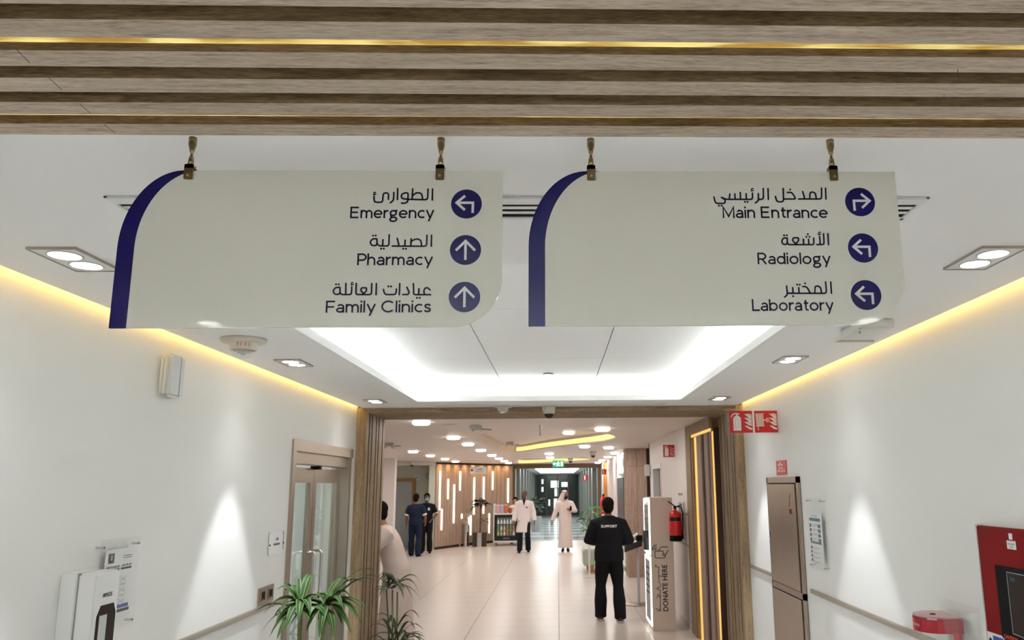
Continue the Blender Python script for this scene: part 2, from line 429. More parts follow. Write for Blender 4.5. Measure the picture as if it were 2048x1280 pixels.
# ---------------------------------------------------------------- portal (slatted wooden frame)
JL, JR, HZ = -1.945, 1.845, 2.648
g = G().box(WL+.0, JL-.001, YP0, YP0+.03, 0, ZC-.001)
pt = struct('trim_4', g, M['jamb'])
part('face_board', G().box(JR+.001, WR, YP0, YP0+.03, 0, ZC-.001), M['jamb'], pt)
part('head_board', G().box(JL-.015, JR+.015, YP0+.002, YP0+.03, HZ+.004, ZC-.001), M['jamb_h'], pt)
part('backing_board', G().box(JL-.06, JL-.045, YP0+.03, YP1, 0, HZ+.05).box(JR+.045, JR+.06, YP0+.03, YP1, 0, HZ+.05).box(JL-.06, JR+.06, YP0+.03, YP1, HZ+.04, HZ+.05), M['backing'], pt)
n = 8; st = (YP1-YP0-.032)/n
jm = G().box(-.02, .02, 0, st*.62, 0, HZ).mesh('slat'); jm.materials.append(M['jamb'])
hm = G().box(JL-.04, JR+.04, 0, st*.62, 0, .04).mesh('slat'); hm.materials.append(M['jamb_h'])
for i in range(n):
    y = YP0+.032+st*i
    off = .012*(i % 3)
    part('gap_shade_strip', G().box(JL-.04, JL-.005, y+st*.62, y+st, 0, HZ).box(JR+.005, JR+.04, y+st*.62, y+st, 0, HZ), M['gap'], pt)  # dark filler added in the gaps to stand for their shade
    for x in (JL-.022+off*.3, JR+.022-off*.3):
        o = part('slat', jm, None, pt); o.location = (x, y, 0)
    o = part('slat', hm, None, pt); o.location = (0, y, HZ)

# ---------------------------------------------------------------- lobby shell
def disc_ceiling(name, x0, x1, y0, y1, z, holes, m):
    bm = bmesh.new(); es = []
    def loop(pts):
        vs = [bm.verts.new((p[0], p[1], z)) for p in pts]
        for i in range(len(vs)): es.append(bm.edges.new((vs[i], vs[(i+1) % len(vs)])))
    loop([(x0, y0), (x1, y0), (x1, y1), (x0, y1)])
    for h in holes: loop(h)
    bmesh.ops.triangle_fill(bm, edges=es, use_beauty=True, use_dissolve=False)
    for f in bm.faces:
        if f.normal.z > 0: f.normal_flip()
    me = bpy.data.meshes.new(name); bm.to_mesh(me); bm.free()
    return struct(name, me, m)
def oval(cx, cy, a, b, th, n=40):
    return [(cx+a*math.cos(t)*math.cos(th)-b*math.sin(t)*math.sin(th), cy+a*math.cos(t)*math.sin(th)+b*math.sin(t)*math.cos(th)) for t in [2*PI*k/n for k in range(n)]]
def chaikin(P_, it=3):
    for _ in range(it):
        Q = []
        for i in range(len(P_)):
            a, b = Vector(P_[i]), Vector(P_[(i+1) % len(P_)]); Q += [a*.75+b*.25, a*.25+b*.75]
        P_ = Q
    return [(q.x, q.y) for q in P_]
ov1 = chaikin([(-.9, 9.3), (-.27, 9.85), (.52, 11.1), (.92, 12.3), (.98, 13.1), (.78, 14.0), (.33, 14.9), (-.3, 16.3), (-.9, 18.2), (-1.2, 17.6), (-1.35, 14), (-1.25, 11)])
ov2 = chaikin([(-1.2, 22.4), (.1, 22.5), (.95, 23.2), (1.05, 24.4), (.5, 25.5), (-.3, 26.6), (-1.3, 27.7), (-1.5, 26)])
def ceilz(x, y):
    for P_ in (ov1, ov2):
        c = False
        for i in range(len(P_)):
            (x0, y0), (x1, y1) = P_[i-1], P_[i]
            if (y0 > y) != (y1 > y) and x < (x1-x0)*(y-y0)/(y1-y0)+x0: c = not c
        if c: return ZL+.159
    return ZL
lc_ = disc_ceiling('ceiling', -7, 3.2, YP1-.02, 28.1, ZL, [ov1, ov2], M['lobby_ceil'])
struct('recess_top', G().box(-7, 3.2, YP1-.02, 28.1, ZL+.16, ZL+.2), M['lobby_ceil'], lc_)
for ov in (ov1, ov2):
    cxm = sum(p[0] for p in ov)/len(ov); cym = sum(p[1] for p in ov)/len(ov)
    sh = lambda k, z: [Vector((cxm+(p[0]-cxm)*k, cym+(p[1]-cym)*k, z)) for p in ov]
    g = G(); g.loft([sh(1, ZL), sh(1, ZL+.02)], cap=False); part('recess_lip', g, M['lobby_ceil'], lc_)
    lo_, hi_ = sh(1.0, ZL+.02), sh(1.0, ZL+.11)
    for nm_, mt_, test in (('cove_light_strip', M['led_y'], True), ('recess_wall', M['lobby_ceil'], False)):
        g = G()
        for i in range(len(lo_)):
            a_, b_ = lo_[i], lo_[(i+1) % len(lo_)]; mp_ = (a_+b_)/2
            lit = (mp_.x > -.95 and mp_.y > 12.9) if ov is ov1 else (mp_.x > -1.35 and mp_.y > 24.2)
            if lit == test: g.add([a_, b_, hi_[(i+1) % len(lo_)], hi_[i]], [(0, 1, 2, 3)])
        part(nm_, g, mt_, lc_, label='glowing yellow cove light' if test else None)
    g = G(); g.loft([sh(1, ZL+.11), sh(1, ZL+.165)], cap=False); part('recess_lip', g, M['lobby_ceil'], lc_)
struct('wall_left', G().box(-7, -6.85, YP1, 28, 0, 2.8).box(-6.9, -4.32, 21, 21.25, 0, 2.8), M['lobby_wall'])
# lobby right wall: near part (with lift-door recess at y 8.65-10.55), to y=14.9
YW = 14.9
g = G().box(XL, XL+.15, 10.55, 13.2, 0, ZL).box(XL, XL+.15, 14.35, YW, 0, ZL).box(XL, XL+.15, 13.2, 14.35, 2.25, ZL).box(XL, XL+.15, 13.2, 14.35, 0, .02)
g.box(XL+.12, XL+.15, YP1, 10.55, 0, ZL).box(XL, 3.1, YW-.1, YW, 0, ZL)
lr = struct('wall_right', g, M['lobby_wall'])
struct('baseboard_right', G().box(XL-.012, XL, 10.56, YW, 0, .09), M['lobby_wall'])
struct('trim_5', G().box(XL-.014, XL, 10.56, 13.15, 1.075, 1.10), M['steel_w'])
struct('ceiling', G().box(-7, 3.2, YP1-.02, 28.1, ZL+.22, ZL+.25), M['lobby_ceil'])
# slatted feature panel at the portal with gold light lines
ft = struct('trim_6', G().box(XL-.012, XL+.02, 10.19, 10.56, 0, 2.655), M['jamb'])
part('head_board', G().box(XL-.012, XL+.02, YP1, 10.19, 2.53, 2.655), M['jamb'], ft)
part('head_light', G().box(XL+.004, XL+.02, YP1+.05, 10.19, 2.495, 2.525), M['led_gold'], ft, label='gold light line')
part('backing_board', G().box(XL+.036, XL+.10, YP1, 10.2, 0, 2.53), M['maroon'], ft)
for y0, y1 in ((9.55, 9.86), (9.12, 9.33), (8.94, 9.0)):
    part('slat', G().box(XL+.014, XL+.035, y0, y1, 0, 2.49), M['taupe'], ft)
for y0, y1 in ((9.93, 10.10), (8.86, 8.925)):
    part('light_line', G().box(XL+.028, XL+.0355, y0, y1, 0, 2.49), M['led_gold'], ft, label='glowing gold light line')
part('slat', G().box(XL+.0, XL+.09, 10.12, 10.19, 0, 2.49), M['jamb'], ft)

# window recess in lobby right wall
d3 = struct('window_1', G().box(XL+.10, XL+.13, 13.2, 14.35, .02, 2.25), mat('grey_glass_panel', srgb(120, 112, 106), .25))
part('window_frame', G().box(XL-.01, XL+.1, 13.2, 13.27, .0, 2.25).box(XL-.01, XL+.1, 14.28, 14.35, 0, 2.25).box(XL-.01, XL+.1, 13.27, 14.28, 2.17, 2.25), M['white'], d3)
# wood-clad pier
pr = struct('wall_pier', G().box(1.50, 2.4, 16.75, 17.4, 0, 2.66), M['backing'])
pr.name = 'trim_7'
for i, (a, b) in enumerate(((1.475, 1.69), (1.695, 1.90))):
    for z0, z1 in ((0, 2.28), (2.285, 2.655)):
        part('cladding_panel', G().box(a, b, 16.70, 16.75, z0, z1), M['taupe'], pr)
part('side_panel', G().box(1.47, 1.5, 16.75, 17.4, 0, 2.655), M['taupe'], pr)
# recess right of the pier
struct('wall_right', G().box(2.35, 2.45, YW, 16.8, 0, 2.66), M['lobby_wall'])
# light-framed glass screen bay beyond the pier
bay = struct('wall_right', G().box(1.55, 1.7, 17.4, 28, 0, 2.66), M['lobby_wall'])
sc = thing('light_box', 'white glowing framed glass bay with tall black screen beside the wood-clad pier', 'light box', (1.5, 18.2, 0))
part('back_panel', G().box(1.535, 1.55, 17.42, 19.5, .05, 2.64), mat('pale_green_glass', srgb(186, 208, 190), .2), sc)
part('light_bar', G().box(1.49, 1.535, 17.42, 17.56, .05, 2.64), M['led_w'], sc, label='bright white vertical light bar')
part('light_bar', G().box(1.49, 1.535, 19.36, 19.5, 1.9, 2.64), M['led_w'], sc, label='bright white vertical light bar')
part('screen', G().box(1.47, 1.53, 17.65, 19.45, .55, 2.06, .01), M['black'], sc)
part('shelf', G().box(1.49, 1.535, 17.56, 19.36, 2.12, 2.16), M['steel'], sc)

# ---------------------------------------------------------------- wood feature wall, far left of lobby
WP = [(-3.78, 24.6), (-3.35, 25.45), (-2.80, 26.4), (-2.24, 27.25), (-1.58, 27.85)]
def on_wood(px, py):
    """where the photograph's view of (px,py) meets the curved wall"""
    for i in range(len(WP)-1):
        a, b = Vector(WP[i]+(0,)), Vector(WP[i+1]+(0,)); nrm = Vector((b.y-a.y, -(b.x-a.x), 0)).normalized()
        d = RT*((px-CX)/FP) - UP*((py-CY)/FP) + FW; c = Vector((0, 0, CAMZ)); t = (a-c).dot(nrm)/d.dot(nrm); p = c+d*t
        u = (p-a).xy.dot((b-a).xy)/((b-a).xy.length_squared)
        if -.02 <= u <= 1.02 or i == len(WP)-2: return p, nrm, (b-a).normalized()
fwl = struct('wall_front', G().box(-7, -3.78, 25.6, 25.75, 0, 2.8).box(-4.0, -3.80, 24.62, 25.7, 0, 2.66), M['alcove'])
wwb = G()
for i in range(len(WP)-1):
    a, b = Vector(WP[i]+(0,)), Vector(WP[i+1]+(0,)); nrm = Vector((b.y-a.y, -(b.x-a.x), 0)).normalized()
    q = [(a-nrm*.05), (b-nrm*.05), (b-nrm*.15), (a-nrm*.15)]
    wwb.add([p+Vector((0, 0, z)) for z in (0, 2.66) for p in q], [(0, 1, 2, 3), (7, 6, 5, 4), (0, 4, 5, 1), (1, 5, 6, 2), (2, 6, 7, 3), (3, 7, 4, 0)])
ww = struct('wall_front', wwb, M['backing'])
for i in range(len(WP)-1):
    a, b = Vector(WP[i]+(0,)), Vector(WP[i+1]+(0,)); t = (b-a); L = t.length; t.normalize(); nrm = Vector((t.y, -t.x, 0)); k = round(L/.17)
    for j in range(k):
        u0 = a+t*(L*j/k+.006); u1 = a+t*(L*(j+1)/k-.006); q = [u0-nrm*.05, u1-nrm*.05, u1, u0]
        part('board', G().add([p+Vector((0, 0, z)) for z in (.08, 2.60) for p in q], [(0, 1, 2, 3), (7, 6, 5, 4), (0, 4, 5, 1), (1, 5, 6, 2), (2, 6, 7, 3), (3, 7, 4, 0)]), M['taupe'], ww)
for (x, y0, y1) in [(880, 942, 1020), (896, 958, 998), (908, 969, 1046), (920, 943, 981), (948, 955, 1029), (967, 954, 1027), (985, 943, 980), (1016, 957, 1005), (883, 1018, 1060), (923, 1028, 1037), (937.5, 1034, 1050), (941, 1031, 1070), (978, 1027, 1066)]:
    p, nr, t = on_wood(x, y0); z1 = p.z; p2, _, _ = on_wood(x, y1); z0 = p2.z
    pp = Vector((p.x, p.y, 0))+nr*.012
    part('light_tube', G().tube([pp+Vector((0, 0, z0)), pp+Vector((0, 0, z1))], .027, 8), M['led_tube'], ww, label='glowing vertical light tube')
for i in range(9):
    p, nr, t = on_wood(880+i*16.5, 935)
    o = area('wallwash_lamp', (p.x+nr.x*.12, p.y+nr.y*.12, 2.655), (-nr.x*.25, -nr.y*.25, -1), .1, .1, .8, (1, .62, .25), ww, 110)
# alcove lintel and floor-edge, alcove door
struct('trim_8', G().box(-6.9, -3.8, 24.5, 24.62, 2.56, 2.70), M['lobby_wall'])
dd = struct('door_1', G().box(-5.35, -4.68, 25.54, 25.59, 0, 2.08), mat('pale_blue_grey_door', srgb(176, 186, 192), .4))
part('door_frame', G().box(-4.68, -4.58, 25.5, 25.6, 0, 2.18).box(-5.45, -4.68, 25.5, 25.6, 2.08, 2.18), mat('ochre_wood_frame', srgb(176, 128, 62), .5), dd)
part('notice', G().box(-5.0, -4.9, 25.53, 25.54, 1.45, 1.7).box(-5.0, -4.9, 25.53, 25.54, 1.1, 1.3), mat('pale_notice', srgb(196, 196, 140), .5), dd)

# ---------------------------------------------------------------- far corridor
FX0, FX1, FY = -1.50, 1.42, 28.0
fp = struct('trim_9', G().box(FX0-.08, FX1+.13, FY-.03, FY+.3, 2.50, 2.66).box(FX0-.12, FX0, FY-.03, FY+.3, 0, 2.5).box(FX1, FX1+.15, FY-.03, FY+.3, 0, 2.5), mat('brown_portal', srgb(110, 88, 66), .5))
struct('wall_left', G().box(FX0-.2, FX0-.05, FY+.3, 52, 0, 2.7), mat('cool_wall', srgb(232, 236, 236), .4))
struct('wall_right', G().box(FX1+.05, FX1+.2, FY+.3, 52, 0, 2.7), bpy.data.materials['cool_wall'])
fc = struct('ceiling', G().box(FX0-.2, FX1+.2, FY+.3, 52, 2.64, 2.7), mat('grey_ceiling', srgb(170, 172, 170), .5))
for i, y in enumerate((29.2, 32.2, 35.2, 38.2, 41.5, 45)):
    part('light_panel', G().box(-1.0, .95, y, y+1.2, 2.62, 2.639), mat('lamp_panel', (1, 1, .97, 1), .4, emit=4.5) if i == 0 else bpy.data.materials['lamp_panel'], fc, label='bright white ceiling light panel')
    pass
pil = mat('grey_pilaster', srgb(96, 98, 92), .4)
for i, y in enumerate((29.5, 32.5, 35.5, 38.5, 41.5, 44.5, 47.5)):
    for nm, x0, x1, w_ in (('wall_left', FX0-.05, FX0+.09, .8), ('wall_right', FX1-.12, FX1+.05, 1.0)):
        g = G().box(x0, x1, y, y+w_, 0, 2.64)
        o = part('pilaster', g, pil, fc)
# end glass doors
de = struct('door_2', G().box(-1.5, 1.45, 51.6, 51.7, 0, 2.62), mat('dark_green_glass', srgb(62, 74, 66), .12))
for k in range(5):
    x = -1.45+k*.7
    part('door_frame', G().box(x, x+.06, 51.5, 51.6, 0, 2.62), mat('grey_alu', srgb(120, 128, 122), .4) if k == 0 else bpy.data.materials['grey_alu'], de)
g = G(); random.seed(3)
for (x, z, w_, h_) in ((-.45, 1.75, .5, .45), (.25, 1.8, .42, .3), (-.2, 1.2, .22, .5), (-.25, .25, .3, .8), (-1.05, 2.0, .12, .3), (-1.05, 1.5, .12, .3), (-.6, .6, .1, .4)):
    g.box(x, x+w_, 51.57, 51.595, z, z+h_)
part('lit_pane', g, mat('daylit_pane', (.85, .95, .95, 1), .3, emit=.7), de, label='bright panes lit from beyond the doors')

# ================================================================== CEILING FIXTURES
# square twin downlights
def twin_downlight(loc, label, lit=True):
    t = thing('recessed_downlight', label, 'downlight', loc, 'twin-lamp downlights in the corridor ceiling')
    part('frame', G().box(-.078, .078, -.135, .135, -.006, -.001), M['white'], t, False)
    part('frame_edge', G().box(-.082, -.078, -.139, .139, -.009, 0).box(.078, .082, -.139, .139, -.009, 0).box(-.078, .078, -.139, -.135, -.009, 0).box(-.078, .078, .135, .139, -.009, 0), M['steel'], t, False)
    for y in (-.062, .062):
        part('reflector_ring', G().lathe((0, y, -.006), [(.056, 0), (.056, -.003), (.050, -.003), (.050, 0)], 24), M['chrome'], t, False)
        part('lamp', G().lathe((0, y, -.0065), [(.0, -.001), (.049, -.001), (.049, 0)][::-1], 24), M['led'], t, False, label='glowing white lamp')
    return t
def spot(loc, power, size, blend, parent, col=(.95, .97, 1), tgt=(0, 0, -1)):
    l = bpy.data.lights.new('downlight_beam', 'SPOT'); l.energy = power; l.spot_size = math.radians(size); l.spot_blend = blend; l.color = col; l.shadow_soft_size = .04
    o = bpy.data.objects.new('downlight_beam', l); COL.objects.link(o); o.parent = parent; o.location = loc
    return o
pos = [((-1.685, 2.67), 'square twin downlight left of the left sign, brightest near one'), ((1.56, 2.67), 'square twin downlight in the ceiling right of the right sign'),
       ((-1.70, 5.0), 'twin downlight right of the fire alarm beacon'), ((1.535, 4.985), 'twin downlight above and left of the hose-cabinet wall'),
       ((-1.71, 7.32), 'farthest left twin downlight, by the wooden portal'), ((1.545, 7.3), 'farthest right twin downlight, by the wooden portal'),
       ((-1.69, -.40), 'twin downlight behind the viewpoint on the left'), ((1.56, -.40), 'twin downlight behind the viewpoint on the right')]
for (x, y), lb in pos:
    t = twin_downlight((x, y, ZC), lb)
    spot((0, 0, -.02), P_SPOT, 50, .35, t)
    spot((0, 0, -.02), P_FLOOD, 110, .9, t)

# slot diffuser near the signs
def slot_vent(loc, hw, hd, label, slots=3):
    t = thing('slot_vent', label, 'air vent', loc)
    part('frame', G().box(-hw, hw, -hd, -hd+.07, -.008, 0, .002).box(-hw, hw, hd-.012, hd, -.008, 0, .002).box(-hw, -hw+.012, -hd, hd, -.008, 0).box(hw-.012, hw, -hd, hd, -.008, 0), M['white'], t, False)
    part('throat', G().box(-hw+.01, hw-.01, -hd+.065, hd-.01, -.0015, -.0005), M['matblack'], t, False)
    w_ = (2*hd-.082)/(2*slots-1)
    for i in range(slots-1):
        y = -hd+.07+w_*(2*i+1)
        part('blade', G().box(-hw+.012, hw-.012, y, y+w_, -.007, -.002), M['white'], t, False)
    return t
vy = lambda p_: at(2, ZC, 1030, p_).y
t = thing('slot_vent', 'long white slot air vent with three black slots behind the two hanging signs', 'air vent', (-.09, vy(412), ZC))
y0_ = vy(412)
part('frame', G().box(-1.16, 1.16, vy(392)-y0_, vy(404.5)-y0_, -.008, 0, .002).box(-1.16, 1.16, vy(432.5)-y0_, vy(437)-y0_, -.006, 0, .001).box(-1.16, -1.15, vy(392)-y0_, vy(437)-y0_, -.006, 0).box(1.15, 1.16, vy(392)-y0_, vy(437)-y0_, -.006, 0), M['white'], t, False)
part('throat', G().box(-1.15, 1.15, vy(404)-y0_, vy(433)-y0_, -.0015, -.0005), M['matblack'], t, False)
for pa_, pb_ in ((411.5, 416.5), (421.5, 425.8)):
    part('blade', G().box(-1.15, 1.15, vy(pa_)-y0_, vy(pb_)-y0_, -.0030, -.0016), M['white'], t, False)
t = thing('slot_vent', 'thin dark slot vent just before the wooden portal', 'air vent', (-.06, 7.79, ZC))
part('frame', G().box(-1.14, 1.14, -.05, -.02, -.006, 0).box(-1.14, 1.14, .035, .05, -.006, 0).box(-1.15, -1.13, -.05, .05, -.006, 0).box(1.13, 1.15, -.05, .05, -.006, 0), M['white'], t, False)
part('throat', G().box(-1.14, 1.14, -.02, .035, -.002, -.0005), M['grey'], t, False)
part('blade', G().box(-1.13, 1.13, .004, .010, -.006, -.002), M['white'], t, False)

# fire beacons
def beacon(loc, label, s=1.0):
    t = thing('fire_beacon', label, 'fire alarm', loc)
    part('base_plate', G().lathe((0, 0, 0), [(.0, 0), (.118, 0), (.120, -.008), (.112, -.020), (.07, -.024), (0, -.024)], 32), M['cream'], t, False, True)
    part('housing', G().lathe((0, 0, 0), [(.0, -.02), (.072, -.02), (.068, -.062), (.0, -.062)], 28), M['cream'], t, False)
    part('lens', G().lathe((0, 0, 0), [(.0, -.0615), (.066, -.0615), (.064, -.075), (.052, -.094), (.03, -.105), (0, -.108)], 24), M['acrylic'], t, False, True)
    g = G().box(-.03, -.008, -.035, -.02, -.085, -.063).box(.01, .04, -.03, -.01, -.082, -.063).box(-.012, .012, -.02, .02, -.09, -.063)
    part('flash_tube', g, M['chrome'], t, False)
    part('lens_reflector', G().lathe((0, 0, 0), [(.0, -.0625), (.060, -.0625), (.045, -.070), (.0, -.072)], 16), M['steel'], t, False)
    g = G()
    # letters wrapped on the housing front
    for i, ch in enumerate('FIRE'):
        a = math.radians(-90-24+16*i); r = .0712
        U = Vector((-math.sin(a), math.cos(a), 0)); O = Vector((math.cos(a)*r, math.sin(a)*r, -.048))
        text(g, ch, O-U*.005, U, Vector((0, 0, 1)), .0085 if ch != 'I' else .003, .019)
    part('lettering', g, M['red'], t, False)
    t.scale = (s, s, s); t.rotation_euler = (0, 0, math.atan2(-loc[1], -loc[0])+PI/2)
    return t
beacon((-1.70, 4.19, ZC), 'round cream fire alarm beacon with red FIRE lettering above left wall')
beacon((-.555, 7.90, ZC), 'small fire alarm beacon with clear lens above the portal', .8)
# dome cameras
def dome(loc, label, s=1.0, group=None):
    t = thing('dome_camera', label, 'camera', loc, group)
    part('housing', G().lathe((0, 0, 0), [(0, 0), (.072, 0), (.070, -.02), (.058, -.075), (.05, -.082), (0, -.082)], 28), M['cream'], t, False, True)
    part('dome', G().lathe((0, 0, 0), [(0, -.08), (.049, -.08), (.046, -.098), (.034, -.118), (.015, -.128), (0, -.129)], 24), M['black'], t, False, True)
    part('badge', G().box(-.045, -.028, -.0700, -.066, -.034, -.026), M['greyink'], t, False)
    t.scale = (s, s, s); return t
dome((-.085, 7.925, ZC), 'cream dome camera with black lens hanging above the middle of the portal')
# sprinkler in recess
t = thing('sprinkler_cap', 'small round white sprinkler cap with dark rim in the glowing recess', 'sprinkler', (-.08, 6.98, 2.90))
part('rim', G().lathe((0, 0, 0), [(0, 0), (.045, 0), (.045, -.006), (0, -.006)], 24), M['matblack'], t, False)
part('cap', G().lathe((0, 0, 0), [(0, -.006), (.04, -.006), (.038, -.014), (0, -.014)], 24), M['white'], t, False)
# surface-mounted luminaire behind the right sign
A = [at(2, ZC, a, b) for a, b in ((1668, 672), (1730, 680), (1780, 648))]
t = thing('emergency_luminaire', 'flat white box luminaire with clear plate on ceiling under the right sign', 'emergency light', (1.60, 3.87, ZC))
part('body', G().box(-.085, .085, -.15, .15, -.05, 0, .008), M['white'], t, False)
part('clear_plate', G().box(-.105, .105, -.17, .17, -.058, -.052), M['acrylic'], t, False)
part('plate_edge', G().box(-.107, -.103, -.17, .17, -.062, -.050).box(-.107, .107, .166, .172, -.062, -.05), M['cream'], t, False)
part('button', G().lathe((-.06, -.06, -.05), [(0, 0), (.005, 0), (.005, -.01), (0, -.01)], 10), M['grey'], t, False)

# ================================================================== HANGING SIGNS
SY = 1.70
ZB, ZT = 2.25, 2.619
PXS = 1/5.535
def P2(ox, oy):
    def f(p):
        q = at(1, SY-.0032, ox+p[0]*PXS, oy+p[1]*PXS); return (q.x, q.z)
    return f
Os, Us, Vs = (0, SY-.0032, 0), Vector((1, 0, 0)), Vector((0, 0, 1))
def make_sign(x0, x1, label):
    t = thing('hanging_sign', label, 'sign', ((x0+x1)/2, SY, ZB))
    rx, rz, b = .135, .185, .0375
    K = 24
    outer = [(x0, ZB)] ; inner = [(x0+b, ZB)]
    for k in range(K+1):
        a = PI - k/K*PI/2
        outer.append((x0+rx+rx*math.cos(a)*1.0, ZT-rz+rz*math.sin(a)))
        inner.append((x0+b+(rx+.0)*(1+math.cos(a)), ZT-rz+rz*math.sin(a)))
    r2 = .112
    br = [(x1-r2+r2*math.cos(-k/K*PI/2), ZB+r2+r2*math.sin(-k/K*PI/2)) for k in range(K+1)]
    face = inner + [(x1, ZT)] + br           # clockwise outline
    face = face[::-1]
    part('panel', G().prism(face, (0, SY+.003, 0), Us, Vs, -.0) if False else G().prism(face, (0, SY+.003, 0), Us, Vs, .006), M['sign'], t)
    band = G()
    for i in range(len(outer)-1):
        band.prism([outer[i], inner[i], inner[i+1], outer[i+1]], (0, SY+.003, 0), Us, Vs, .006)
    part('blue_band', band, M['navy'], t, label='navy blue curved edge band')
    return t
sL = make_sign(-.984, -.124, 'hanging direction sign reading Emergency, Pharmacy and Family Clinics')
sR = make_sign(-.0635, .8005, 'hanging direction sign reading Main Entrance, Radiology and Laboratory')
def dots(g, f, pts, r=.0024):
    for p in pts: g.disc(f(p), r, Os, Us, Vs, .0005, 12)
SW = .0037
def strokes(parent, ox, oy, lines, dts, hamzas=()):
    f = P2(ox, oy); g = G()
    for ln in lines: g.ribbon([f(p) for p in ln], SW, Os, Us, Vs, .0005)
    dots(g, f, dts)
    for hx, hy in hamzas:
        g.ribbon([f(p) for p in ((hx+13, hy-11), (hx+3, hy-18), (hx-8, hy-10), (hx-5, hy+3), (hx+5, hy+6))], SW*.62, Os, Us, Vs, .0005)
        g.ribbon([f(p) for p in ((hx-14, hy+12), (hx+16, hy+7))], SW*.62, Os, Us, Vs, .0005)
    return part('arabic_lettering', g, M['ink'], parent)
def corner(pts, r=14):
    """round the inner corners of a stroke"""
    out = [pts[0]]
    for i in range(1, len(pts)-1):
        a, b, c = Vector(pts[i-1]), Vector(pts[i]), Vector(pts[i+1]); u = a-b; v = c-b
        k = min(r, u.length*.45, v.length*.45); p, q = b+u.normalized()*k, b+v.normalized()*k
        for s in (0, .5, 1): out.append(tuple(p*(1-s)**2+b*2*s*(1-s)+q*s*s))
    out.append(pts[-1]); return out
C_ = corner
strokes(sL, 640, 360, [
    [(1246, 100), (1243, 222)],
    C_([(1196, 100), (1192, 218), (980, 215)], 26),
    [(1026, 98), (1020, 213)], C_([(1022, 180), (1050, 150), (1085, 140), (1128, 152), (1136, 215)], 25),
    C_([(975, 212), (925, 210), (900, 195), (902, 160), (940, 142), (976, 144), (972, 240), (945, 257), (903, 257)], 22),
    [(860, 95), (857, 217)],
    C_([(818, 137), (814, 225), (778, 254)], 24),
    C_([(757, 215), (760, 143), (700, 143), (693, 248), (600, 246), (598, 182)], 26)],
    [], [(604, 152)])
strokes(sL, 640, 460, [
    [(1235, 58), (1232, 180)],
    C_([(1184, 58), (1180, 180), (800, 178)], 26),
    [(1010, 98), (1006, 176)], C_([(1008, 128), (1045, 104), (1085, 98), (1118, 118), (1126, 178)], 22),
    C_([(943, 112), (938, 178), (915, 178)], 12),
    C_([(855, 94), (874, 165), (862, 178)], 12),
    C_([(766, 54), (762, 177), (660, 177), (632, 160), (629, 100)], 22),
    [(697, 108), (693, 175)],
    C_([(629, 98), (580, 96), (552, 140), (575, 174), (622, 172), (630, 150)], 24)],
    [(922, 208), (952, 208), (676, 207), (706, 207), (588, 63), (617, 62)])
strokes(sL, 640, 550, [
    C_([(1218, 166), (1195, 142), (1165, 142), (1146, 180), (1160, 217)], 22), [(1225, 218), (1075, 218)],
    C_([(1096, 152), (1091, 218), (1070, 218)], 12), C_([(1034, 96), (1038, 218), (1075, 218)], 24),
    C_([(962, 136), (988, 190), (978, 217), (916, 217)], 14),
    [(883, 96), (878, 219)],
    C_([(846, 155), (842, 217), (715, 217), (703, 160)], 30),
    [(625, 96), (620, 219)],
    C_([(573, 96), (570, 217), (440, 217)], 24),
    C_([(490, 215), (450, 170), (460, 142), (515, 142), (516, 172), (478, 216)], 12),
    C_([(401, 93), (397, 217), (445, 217)], 24),
    C_([(352, 132), (348, 217), (240, 217), (222, 200), (221, 138)], 22),
    [(287, 93), (284, 215)],
    C_([(221, 138), (170, 136), (142, 182), (165, 216), (212, 214), (221, 190)], 24)],
    [(1074, 253), (1105, 253), (757, 127), (786, 127), (178, 104), (208, 104)], [(355, 100)])
strokes(sR, 1410, 365, [
    [(1334, 62), (1338, 184)],
    C_([(1290, 62), (1291, 183), (1035, 183)], 24),
    C_([(1232, 183), (1222, 118), (1190, 104), (1162, 112), (1160, 183)], 18),
    C_([(1080, 100), (1102, 170), (1090, 183)], 12),
    C_([(912, 112), (955, 108), (982, 140), (1004, 183), (872, 183)], 16),
    C_([(865, 66), (870, 214), (795, 215), (779, 155)], 26),
    [(697, 68), (701, 187)],
    C_([(645, 68), (646, 187), (594, 187)], 24),
    C_([(590, 124), (592, 205), (556, 226)], 22),
    C_([(525, 118), (526, 187), (232, 187), (186, 166)], 22),
    [(455, 124), (458, 185)], [(390, 110), (393, 185)], [(330, 126), (333, 185)], [(275, 128), (268, 185)],
    C_([(182, 166), (224, 190), (222, 232), (115, 232), (98, 160)], 26)],
    [(442, 215), (471, 215), (154, 257), (184, 257), (943, 78)], [(521, 82)])
strokes(sR, 1410, 455, [
    [(1360, 70), (1367, 192)],
    C_([(1312, 70), (1318, 189), (1238, 189)], 22), [(1268, 98), (1275, 188)],
    C_([(1202, 118), (1206, 190), (925, 190), (910, 170), (909, 120)], 20),
    [(1146, 130), (1149, 188)], [(1089, 130), (1092, 188)],
    C_([(1012, 189), (968, 145), (976, 114), (1034, 114), (1036, 145), (998, 189)], 12),
    C_([(909, 118), (868, 114), (846, 155), (866, 189), (902, 187), (910, 165)], 20)],
    [(1122, 103), (1157, 103), (1138, 75), (875, 87), (906, 87)], [(1265, 68)])
strokes(sR, 1410, 550, [
    [(1391, 78), (1400, 203)],
    C_([(1335, 78), (1345, 203), (916, 203)], 24),
    C_([(1290, 203), (1280, 138), (1245, 120), (1218, 128), (1216, 203)], 18),
    C_([(1080, 128), (1118, 128), (1142, 155), (1164, 202)], 16),
    [(1037, 140), (1041, 202)], [(970, 140), (975, 202)],
    C_([(903, 122), (912, 222), (880, 244)], 24)],
    [(1108, 93), (1020, 107), (1049, 107), (975, 235)])
def _arc(cx, cy, rx, ry, a0, a1, n=14): return [(cx+rx*math.cos(math.radians(a0+(a1-a0)*k/n)), cy+ry*math.sin(math.radians(a0+(a1-a0)*k/n))) for k in range(n+1)]
